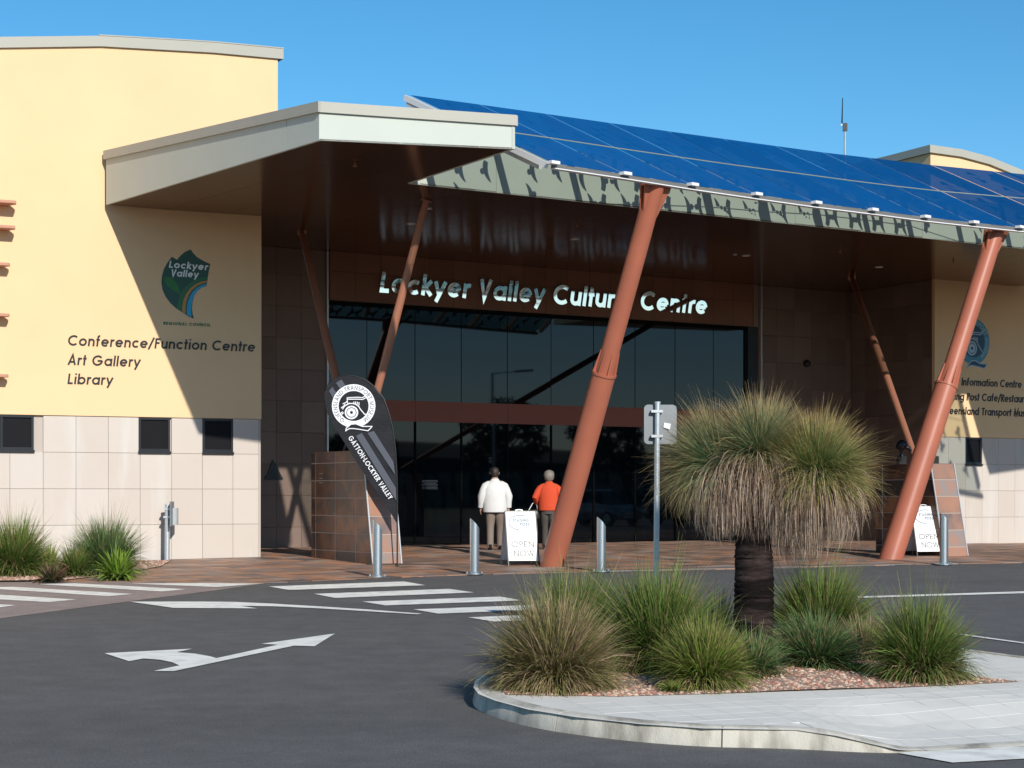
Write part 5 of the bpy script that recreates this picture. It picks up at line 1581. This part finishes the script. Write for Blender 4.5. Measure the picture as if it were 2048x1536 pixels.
# ------------------------------------------------------------------ short post with an edge-on plate by the left wall
_s = LW.s_of(334, .36); bpz = LW.p(_s, 0, .36); bpz.z = zg(bpz.x, bpz.y)
yp = bpz.y
t = empty('access_post', bpz, 'short galvanised post with an edge-on plate beside the left tiled wall', 'post')
mb = MB(); mb.tube([bpz - Vector((0, 0, .05)), at(335, 1009, yp)], .05, 18); mb.build('post', M['galv'], t, True)
mb = MB(); mb.tube([at(335.3, 1011, yp), at(335.3, 1007.5, yp)], .055, 18); mb.build('post_cap', M['trim'], t, True)
c = at(347, 1028, yp); c2 = at(351, 1034, yp)
mb = MB(); mb.box(c.x - .03, c.x - .005, yp - .24, yp + .10, at(0, 1052, yp).z, at(0, 1003, yp).z); mb.build('plate', M['alu'], t)
mb = MB(); mb.box(c.x + .0, c.x + .075, yp - .10, yp + .12, at(0, 1050, yp).z, at(0, 1016, yp).z); mb.build('housing', M['galv'], t)
for v in (1018, 1034):
    mb = MB(); z = at(0, v, yp).z; mb.box(bpz.x - .06, c.x - .03, yp - .058, yp + .058, z - .02, z + .02); mb.build('bracket', M['trim'], t)

# ------------------------------------------------------------------ feather flag
yf = 35.7
ff = gpt(793, 1131); yf = ff.y
FP = lambda u, v, d=0.0: Vector(((u - CX) / F * yf, yf - d, EYE + (HY - v) / F * yf))
fl = empty('feather_flag', ff + Vector((0, 0, .012)), 'black feather flag with white museum badge standing beside the tiled plinth', 'flag')
outl = [(793, 1046), (793, 1000), (792, 950), (789.5, 900), (785, 862), (777, 828), (766, 798), (750, 776), (732, 762), (712, 754), (692, 751.5), (672, 756), (658, 768), (651, 785), (650, 806), (654, 826), (664, 846), (678, 868), (698, 900), (718, 932), (740, 965), (760, 994), (776, 1018), (786, 1034)]
# cloth as a gently rippled grid cut to the outline
bm = bmesh.new()
bm.faces.new([bm.verts.new((u, 0, v)) for u, v in outl])
bm.normal_update(); bmesh.ops.triangulate(bm, faces=bm.faces[:], ngon_method='EAR_CLIP')
for u in np.arange(655, 793, 9): bmesh.ops.bisect_plane(bm, geom=bm.verts[:] + bm.edges[:] + bm.faces[:], plane_co=(u, 0, 0), plane_no=(1, 0, 0))
for v in np.arange(758, 1046, 9): bmesh.ops.bisect_plane(bm, geom=bm.verts[:] + bm.edges[:] + bm.faces[:], plane_co=(0, 0, v), plane_no=(0, 0, 1))
def ripple(u, v):
    k = max(0.0, min(1.0, (u - 742) / 30))
    return .016 * k * math.sin((u * .6 + v * 1.0) * .11) * math.sin(v * .02 + 1)
for vv in bm.verts:
    u, v = vv.co.x, vv.co.z; vv.co = FP(u, v, ripple(u, v))
bmesh.ops.recalc_face_normals(bm, faces=bm.faces)
me = bpy.data.meshes.new('cloth'); bm.to_mesh(me); bm.free(); me.materials.append(M['flag'])
me.polygons.foreach_set('use_smooth', [True] * len(me.polygons))
link('cloth', me, fl)
mp_f = lambda u, v, d: FP(u, v, d)
for q in ([(712, 872), (724, 866), (792, 976), (793, 1002)], [(735, 866), (748, 862), (787, 924), (790.5, 950)], [(672, 766), (683, 759), (704, 790), (692, 796)], [(658, 782), (665, 774), (682, 800), (672, 806)]):
    mb = MB(); mb.prism(q, mp_f, .018, .0205); mb.build('stripe', M['flag_grey'], fl)
pxm = yf / F
uc, vc = 707.5, 812
museum_badge(fl, lambda x, y, d: FP(uc + x / pxm, vc - y / pxm, .022 + d), 43.5 * pxm, M['flag_white'], M['flag'], M['flag'], M['flag_white'], dstep=.0015)
# the words run down along the slanting edge
a_ = (696, 876); b_ = (778, 1000); L_ = math.hypot(b_[0] - a_[0], b_[1] - a_[1])
tx, ty = (b_[0] - a_[0]) / L_, (b_[1] - a_[1]) / L_
lettering('GATTON.LOCKYER VALLEY', fl, 'words', M['flag_white'], lambda x, y, d: FP(a_[0] + (tx * x + ty * y) / pxm, a_[1] + (ty * x - tx * y) / pxm, d), .092, (L_) * pxm, h=.085, slant=0, d0=.02, d1=.024, each=False)
pole = [(794.5, 1131), (794.5, 1046), (794.5, 1000), (793.5, 950), (791, 900), (786.5, 862), (778.5, 828), (767.5, 797), (751, 775), (733, 760.5), (712, 752.5), (692, 750), (671, 754.5), (657, 767), (650, 785), (649, 800)]
mb = MB(); mb.tube([FP(u, v) for u, v in pole], [.014] * 4 + [.012] * 4 + [.008] * 8, 8); mb.build('pole', M['black'], fl, True)
bz_ = ff.z + .03
mb = MB()
for a in (0.1, math.pi / 2 + .1, math.pi + .1, 1.5 * math.pi + .1):
    mb.beam(Vector((ff.x, ff.y, bz_)), Vector((ff.x + .55 * math.cos(a), ff.y + .55 * math.sin(a), bz_ - .012)), .03, .02)
mb.build('cross_base', M['black'], fl)

# ------------------------------------------------------------------ roof antenna
ya = 56.0
a0 = at(1689.5, 330, ya)
t = empty('roof_antenna', a0, 'thin whip antenna on a mast above the blue glass awning', 'antenna')
mb = MB(); mb.tube([at(1689.5, 400, ya), at(1690, 250, ya)], .03, 8); mb.build('mast', M['galv'], t)
mb = MB(); mb.tube([at(1684, 246, ya), at(1685.2, 196, ya)], [.022, .012], 8); mb.build('whip', M['win_frame'], t)
p = at(1690, 255, ya); mb = MB(); mb.box(p.x - .06, p.x + .06, ya - .06, ya + .06, p.z - .1, p.z + .12); mb.build('housing', M['win_frame'], t)
p = at(1687, 250, ya); mb = MB(); mb.box(p.x - .08, p.x + .05, ya - .02, ya + .02, p.z - .015, p.z + .015); mb.build('bracket', M['trim'], t)

# ------------------------------------------------------------------ people seen from behind
def skin_body(name, V, E, R, m):
    me = bpy.data.meshes.new(name); me.from_pydata(V, E, [])
    me.materials.append(m)
    o = bpy.data.objects.new(name, me); C.objects.link(o)
    md = o.modifiers.new('skin', 'SKIN'); md.use_smooth_shade = True
    for i, r in enumerate(R):
        me.skin_vertices[0].data[i].radius = r if isinstance(r, tuple) else (r, r)
    me.skin_vertices[0].data[0].use_root = True
    ss = o.modifiers.new('sub', 'SUBSURF'); ss.levels = 1; ss.render_levels = 1
    return o
def person(p, H, ang, label, top_m, leg_m, hair_m, skin_m, shoe_m, pose, build=1.0, hair='short', hem=.82):
    k = H / 1.75
    J = pose
    V, E, R, ix = [], [], [], {}
    def vert(n, c, r, par=None):
        ix[n] = len(V); V.append(tuple(x * k for x in c)); R.append(tuple(x * k for x in r) if isinstance(r, tuple) else r * k)
        if par: E.append((ix[par], ix[n]))
    vert('pelvis', (0, 0, .93), (.15, .11)); vert('waist', (0, .01, 1.08), (.14, .10), 'pelvis'); vert('chest', (0, .02, 1.28), (.16, .11), 'waist'); vert('collar', (0, .02, 1.42), (.09, .08), 'chest')
    vert('neck', (0, .035, 1.50), .055, 'collar'); vert('jaw', (0, .055, 1.57), (.065, .075), 'neck'); vert('face', (0, .05, 1.645), (.077, .092), 'jaw'); vert('crown', (0, .04, 1.715), (.06, .07), 'face')
    vert('nose', (0, .155, 1.63), .014, 'face')
    for s, sd in ((-1, 'l'), (1, 'r')):
        a = J['arm_' + sd]
        vert('sh' + sd, (s * .175, .01, 1.40), .062, 'collar'); vert('el' + sd, a[0], .045, 'sh' + sd); vert('wr' + sd, a[1], .03, 'el' + sd)
        w = Vector(a[1]); d = (w - Vector(a[0])).normalized()
        vert('pa' + sd, w + d * .06, (.036, .022), 'wr' + sd)
        for f_, (o1, ln) in enumerate(((-.026, .075), (-.009, .085), (.009, .08), (.025, .065))):
            b = w + d * .095 + Vector((0, o1, 0)); vert(f'f{f_}a{sd}', b, .0095, 'pa' + sd); vert(f'f{f_}b{sd}', b + d * ln * .6 + Vector((-s * .012, 0, 0)), .0085, f'f{f_}a{sd}'); vert(f'f{f_}c{sd}', b + d * ln + Vector((-s * .03, 0, 0)), .007, f'f{f_}b{sd}')
        vert('th1' + sd, w + d * .05 + Vector((0, .035, 0)), .011, 'pa' + sd); vert('th2' + sd, w + d * .085 + Vector((-s * .01, .055, 0)), .009, 'th1' + sd)
        g = J['leg_' + sd]
        vert('hi' + sd, (s * .09, 0, .90), .085, 'pelvis'); vert('kn' + sd, g[0], .055, 'hi' + sd); vert('an' + sd, g[1], .038, 'kn' + sd); vert('to' + sd, Vector(g[1]) + Vector(g[2]), .03, 'an' + sd)
    body = skin_body('person', V, E, R, skin_m)
    Mw = Matrix.Translation(p) @ Matrix.Rotation(ang, 4, 'Z')
    body.matrix_world = Mw
    prop(body, label, 'person')
    def child(name, mb, m, sm_=True):
        mb.v = [(x * k, y * k, z * k) for x, y, z in mb.v]
        me = mb.mesh(name, m, sm_); o = bpy.data.objects.new(name, me); C.objects.link(o); o.parent = body; return o
    B_ = build
    mb = MB()
    mb.rings([(0, 0, hem, .215 * B_, .155 * B_), (0, 0, hem + .03, .222 * B_, .16 * B_), (0, 0, 1.0, .215 * B_, .155 * B_), (0, .01, 1.15, .215 * B_, .155 * B_), (0, .015, 1.28, .225 * B_, .155 * B_), (0, .015, 1.37, .215 * B_, .135), (0, .02, 1.43, .165, .11), (0, .025, 1.475, .095, .085), (0, .03, 1.51, .075, .075)], 28)
    for s, sd in ((-1, 'l'), (1, 'r')):
        a = J['arm_' + sd]; e_, w_ = Vector(a[0]), Vector(a[1])
        sh = Vector((s * .16, .01, 1.385))
        mb.tube([(s * .07, .015, 1.40), (s * .13, .012, 1.385), (s * .19, .005, 1.34), sh + (e_ - sh) * .45 + Vector((s * .012, 0, .0)), e_, e_ + (w_ - e_) * .5, w_ - (w_ - e_) * .04, w_], [.07, .083, .085 * B_, .08 * B_, .074 * B_, .068, .062, .05], 18)
    top = child('jacket' if hem < .84 else 'jumper', mb, top_m)
    mb = MB()
    mb.rings([(0, 0, .78, .17, .13), (0, 0, .86, .185, .14), (0, 0, .96, .175, .135), (0, 0, 1.02, .165, .12)], 24)
    for s, sd in ((-1, 'l'), (1, 'r')):
        g = J['leg_' + sd]; kn, an = Vector(g[0]), Vector(g[1])
        mb.tube([(s * .085, 0, .90), (s * .088, 0, .80), (Vector((s * .09, 0, .8)) + kn) / 2, kn, (kn + an) / 2, an + Vector((0, 0, .0)), an - Vector((0, 0, .035))], [.10, .105, .098, .08, .074, .07, .072], 16)
    child('trousers', mb, leg_m)
    for s, sd in ((-1, 'l'), (1, 'r')):
        g = J['leg_' + sd]; an = Vector(g[1]); d = Vector(g[2]).normalized()
        mb = MB(); mb.tube([an - d * .075 - Vector((0, 0, .015)), an - d * .05 - Vector((0, 0, .03)), an + d * .05 - Vector((0, 0, .035)), an + d * .14 - Vector((0, 0, .045)), an + d * .19 - Vector((0, 0, .05))], [.03, .045, .046, .04, .018], 12); child('shoe', mb, shoe_m)
    mb = MB()
    if hair == 'short':
        mb.rings([(0, .02, 1.545, .055, .05), (0, .02, 1.59, .078, .078), (0, .03, 1.65, .09, .10), (0, .035, 1.70, .085, .095), (0, .04, 1.735, .062, .07), (0, .04, 1.755, .02, .025)], 20)
    else:
        mb.rings([(0, .0, 1.52, .065, .05), (0, .0, 1.56, .10, .085), (0, .01, 1.62, .118, .115), (0, .02, 1.68, .118, .118), (0, .03, 1.735, .09, .095), (0, .03, 1.765, .03, .035)], 20)
    rg_ = random.Random(5)
    # keep the face clear: pull hair back in front
    mb.v = [(x + rg_.uniform(-.006, .006), min(y, .075) + rg_.uniform(-.005, .005), z + rg_.uniform(-.006, .006)) for x, y, z in mb.v]
    child('hair', mb, hair_m)
    for s in (-1, 1):
        mb = MB(); mb.rings([(s * .083, .055, 1.60, .008, .014), (s * .09, .05, 1.63, .012, .022), (s * .088, .048, 1.655, .008, .016)], 10); child('ear', mb, skin_m)
        mb = MB(); mb.rings([(s * .032, .132, 1.648, .004, .004), (s * .032, .134, 1.655, .013, .007), (s * .032, .132, 1.662, .004, .004)], 8); child('eye', mb, M['black'])
    mb = MB(); mb.rings([(0, .128, 1.583, .012, .004), (0, .13, 1.588, .024, .007), (0, .128, 1.593, .012, .004)], 8); child('mouth', mb, M['lip'])
    return body
M['skin'] = mat('skin', (0.46, 0.26, 0.18), .5); M['lip'] = mat('lips', (0.35, 0.13, 0.11), .5)
M['jacket'] = mat('cream_jacket_cloth', (0.66, 0.655, 0.64), .85, var=.05, vscale=8, bump=.5, bscale=14)
M['trouser'] = mat('taupe_trouser_cloth', (0.20, 0.155, 0.125), .85, bump=.4, bscale=12)
M['jumper'] = mat('orange_red_knit', (0.62, 0.070, 0.022), .85, var=.08, vscale=20, bump=.6, bscale=60, stretch=(3, 3, .3))
M['slacks'] = mat('dark_grey_slacks', (0.075, 0.068, 0.06), .8, bump=.4, bscale=12)
M['hair_dark'] = mat('dark_brown_hair', (0.028, 0.02, 0.016), .6, var=.3, vscale=40)
M['hair_grey'] = mat('grey_hair', (0.20, 0.18, 0.155), .6, var=.4, vscale=40, bump=.8, bscale=30)
M['shoe'] = mat('dark_shoe', (0.02, 0.018, 0.016), .4)
pm_ = gpt(990, 1101); pm_.z += .014
person(pm_, 1.74, math.radians(4), 'person in a cream jacket and taupe trousers walking towards the doors', M['jacket'], M['trouser'], M['hair_dark'], M['skin'], M['shoe'],
       {'arm_l': ((-.285, -.03, 1.13), (-.30, .05, .90)), 'arm_r': ((.285, -.04, 1.13), (.285, -.02, .89)),
        'leg_l': ((-.10, .02, .49), (-.11, -.16, .095), (0, .10, -.06)), 'leg_r': ((.11, .14, .50), (.12, .20, .08), (0, .12, -.045))}, build=1.18, hem=.80)
pw_ = gpt(1098, 1099); pw_.z += .014
wbody = person(pw_, 1.68, math.radians(-6), 'person in an orange-red knit jumper walking behind the near column', M['jumper'], M['slacks'], M['hair_grey'], M['skin'], M['shoe'],
       {'arm_l': ((-.30, -.05, 1.16), (-.27, .16, 1.0)), 'arm_r': ((.28, -.03, 1.14), (.27, .08, .93)),
        'leg_l': ((-.10, .12, .50), (-.10, .18, .08), (0, .12, -.045)), 'leg_r': ((.10, .03, .49), (.11, -.12, .095), (0, .10, -.06))}, build=1.06, hair='bob', hem=.86)
# her handbag on a pale strap
bx_ = pw_ + Vector((-.33, .05, .64))
hb = empty('handbag', bx_, 'dark handbag with pale strap carried by the person in the red jumper', 'bag')
mb = MB(); mb.rings([(0, 0, 0, .13, .05), (0, 0, .03, .15, .065), (0, 0, .16, .13, .055), (0, 0, .2, .10, .03)], 18, origin=bx_); mb.build('bag_body', M['shoe'], hb, True)
mb = MB(); mb.tube([bx_ + Vector((-.11, 0, .18)), bx_ + Vector((-.02, .02, .34)), bx_ + Vector((.06, .08, .37)), bx_ + Vector((.09, 0, .18))], .009, 8); mb.build('strap', M['flag_white'], hb, True)

# ------------------------------------------------------------------ what the glass and mirrors reflect: trees, hills, cars, a lamp to the right
M['leaf'] = mat('eucalypt_leaf', (0.055, 0.075, 0.03), .7, islvar=.4)
M['tree_bark'] = mat('grey_bark', (0.16, 0.13, 0.10), .9, var=.2)
def tree(x, y, H, r, n, label):
    z = zg(x, y) - .06
    t = empty('gum_tree', (x, y, z), label, 'tree', 'trees across the car park')
    rg2 = random.Random(int(x * 13 + y))
    mb = MB(); mb.tube([(x, y, z - .2), (x + .1, y, z + H * .25), (x, y + .1, z + H * .5), (x - .1, y, z + H * .8)], [.28, .2, .14, .04], 10)
    cl = []
    for i in range(9):
        a = i * 2.4; q = (x + r * .6 * math.cos(a), y + r * .6 * math.sin(a), z + H * (.45 + .05 * i)); mb.tube([(x, y, z + H * (.3 + .04 * i)), q], [.09, .03], 6); cl.append(q)
    mb.build('trunk', M['tree_bark'], t, True)
    cl.append((x, y, z + H * .88))
    P = []
    for i in range(n):
        c = cl[i % len(cl)]; d = np.array([rg2.gauss(0, 1) for _ in range(3)]); d *= r * .36 * rg2.random() ** .4 / (np.linalg.norm(d) + 1e-6)
        P.append((c[0] + d[0], c[1] + d[1], c[2] + d[2] * .8))
    mb = MB()
    for p_ in P:
        s_ = rg2.uniform(.10, .26); u1 = Vector((rg2.gauss(0, 1), rg2.gauss(0, 1), rg2.gauss(0, 1))).normalized(); u2 = u1.orthogonal().normalized()
        p_ = Vector(p_); mb.add([p_ - u1 * s_, p_ + u2 * s_ * .45, p_ + u1 * s_, p_ - u2 * s_ * .45], [(0, 1, 2, 3)])
    mb.build('crown', M['leaf'], t)
for x, y, H, r, lb in ((74, 16, 8.4, 3.2, 'gum tree mirrored left of the column reflection'), (80, 21, 7.6, 3.0, 'gum tree mirrored right of the column reflection'), (69, 8, 6.5, 3.0, 'lower gum tree at the back of the car park')):
    tree(x, y, H, r, 3500, lb)
hb_ = MB(); hv = []
for i in range(61):
    a = math.radians(-75 + i * 2.2); d = 520
    x, y = d * math.cos(a), 45 + d * math.sin(a)
    hz = 17 + 2 * math.sin(i * .35) + 1.5 * math.sin(i * .9 + 1)
    hv += [(x, y, -3), (x * 1.03, y * 1.03, hz * .7), (x * 1.15, y * 1.15, hz)]
hb_.add(hv, [(3 * i + j, 3 * i + 3 + j, 3 * i + 4 + j, 3 * i + 1 + j) for i in range(60) for j in (0, 1)])
prop(hb_.build('hills', mat('wooded_hill', (0.05, 0.065, 0.045), .95, var=.2, vscale=.02)), kind='structure')
def car(x, y, ang, label, paint):
    z = zg(x, y)
    t = empty('parked_car', (x, y, z), label, 'car', 'cars parked across from the entrance')
    Mx = Matrix.Translation((x, y, z)) @ Matrix.Rotation(ang, 4, 'Z')
    def put(name, mb, m, sm_=True):
        mb.v = [tuple(Mx @ Vector(v)) for v in mb.v]; return mb.build(name, m, t, sm_)
    # body: cross-sections along the length
    sec = [(-2.05, .35, .62, .80), (-1.98, .28, .80, .84), (-1.6, .25, .95, .87), (-.9, .25, .98, .88), (.6, .25, .96, .88), (1.2, .25, .88, .87), (1.85, .27, .74, .82), (2.05, .35, .6, .74)]
    mb = MB(); n = 12; rows = []
    for sx, zb, zt, hw in sec:
        ring_ = [(sx, -hw * .92, zb), (sx, -hw, zb + .12), (sx, -hw, zt - .16), (sx, -hw * .93, zt), (sx, hw * .93, zt), (sx, hw, zt - .16), (sx, hw, zb + .12), (sx, hw * .92, zb)]
        rows.append(ring_)
    m_ = 8
    mb.v = [v for r_ in rows for v in r_]
    mb.f = [[i * m_ + j, i * m_ + (j + 1) % m_, (i + 1) * m_ + (j + 1) % m_, (i + 1) * m_ + j] for i in range(len(rows) - 1) for j in range(m_)] + [list(range(m_)), [(len(rows) - 1) * m_ + j for j in reversed(range(m_))]]
    mb.mi = [0] * len(mb.f)
    body = put('body', mb, paint)
    mb = MB(); mb.hexa([(-1.85, -.80, .93), (1.15, -.80, .86), (1.15, .80, .86), (-1.85, .80, .93)], [(-1.45, -.62, 1.45), (.35, -.64, 1.46), (.35, .64, 1.46), (-1.45, .62, 1.45)]); put('window', mb, M['win_glass'], False)
    mb = MB(); mb.hexa([(-1.5, -.63, 1.45), (.37, -.65, 1.455), (.37, .65, 1.455), (-1.5, .63, 1.45)], [(-1.35, -.55, 1.51), (.2, -.57, 1.515), (.2, .57, 1.515), (-1.35, .55, 1.51)]); put('roof', mb, paint)
    for sx in (-1.3, 1.3):
        for sy in (-1, 1):
            mb = MB(); mb.tube([(sx, sy * .70, .31), (sx, sy * .885, .31)], .31, 24); wh = put('wheel', mb, M['black'])
            mb = MB(); mb.tube([(sx, sy * .88, .31), (sx, sy * .897, .31)], .2, 20); mb.v = [tuple(Mx @ Vector(v)) for v in mb.v]; mb.build('rim', M['trim'], wh, True)
    for sy in (-1, 1):
        mb = MB(); mb.rings([(1.93, sy * .62, .56, .05, .12), (1.97, sy * .62, .62, .07, .15), (1.9, sy * .62, .70, .05, .12)], 12); put('headlight', mb, M['flag_white'])
car(33, 37, math.radians(112), 'silver hatchback mirrored in the entrance doors', mat('silver_car_paint', (0.42, 0.43, 0.45), .25, metal=.5))
car(35.5, 40.5, math.radians(112), 'dark hatchback parked beside the silver one', mat('dark_car_paint', (0.03, 0.035, 0.045), .2, metal=.3))
t = empty('street_lamp', (46, 27, zg(46, 27)), 'single-arm car park lamp mirrored in the upper glass', 'lamp')
z = zg(46, 27)
mb = MB(); mb.tube([(46, 27, z), (46, 27, z + 7.6)], [.09, .06], 10); mb.build('pole', M['galv'], t, True)
mb = MB(); mb.beam((46, 27, z + 7.55), (46.6, 28.0, z + 7.7), .07, .05); mb.build('arm', M['galv'], t)
mb = MB(); mb.beam((46.5, 27.8, z + 7.68), (46.9, 28.6, z + 7.74), .22, .10); mb.build('lamp_head', M['grey_metal'], t)
bpy.context.view_layer.update()
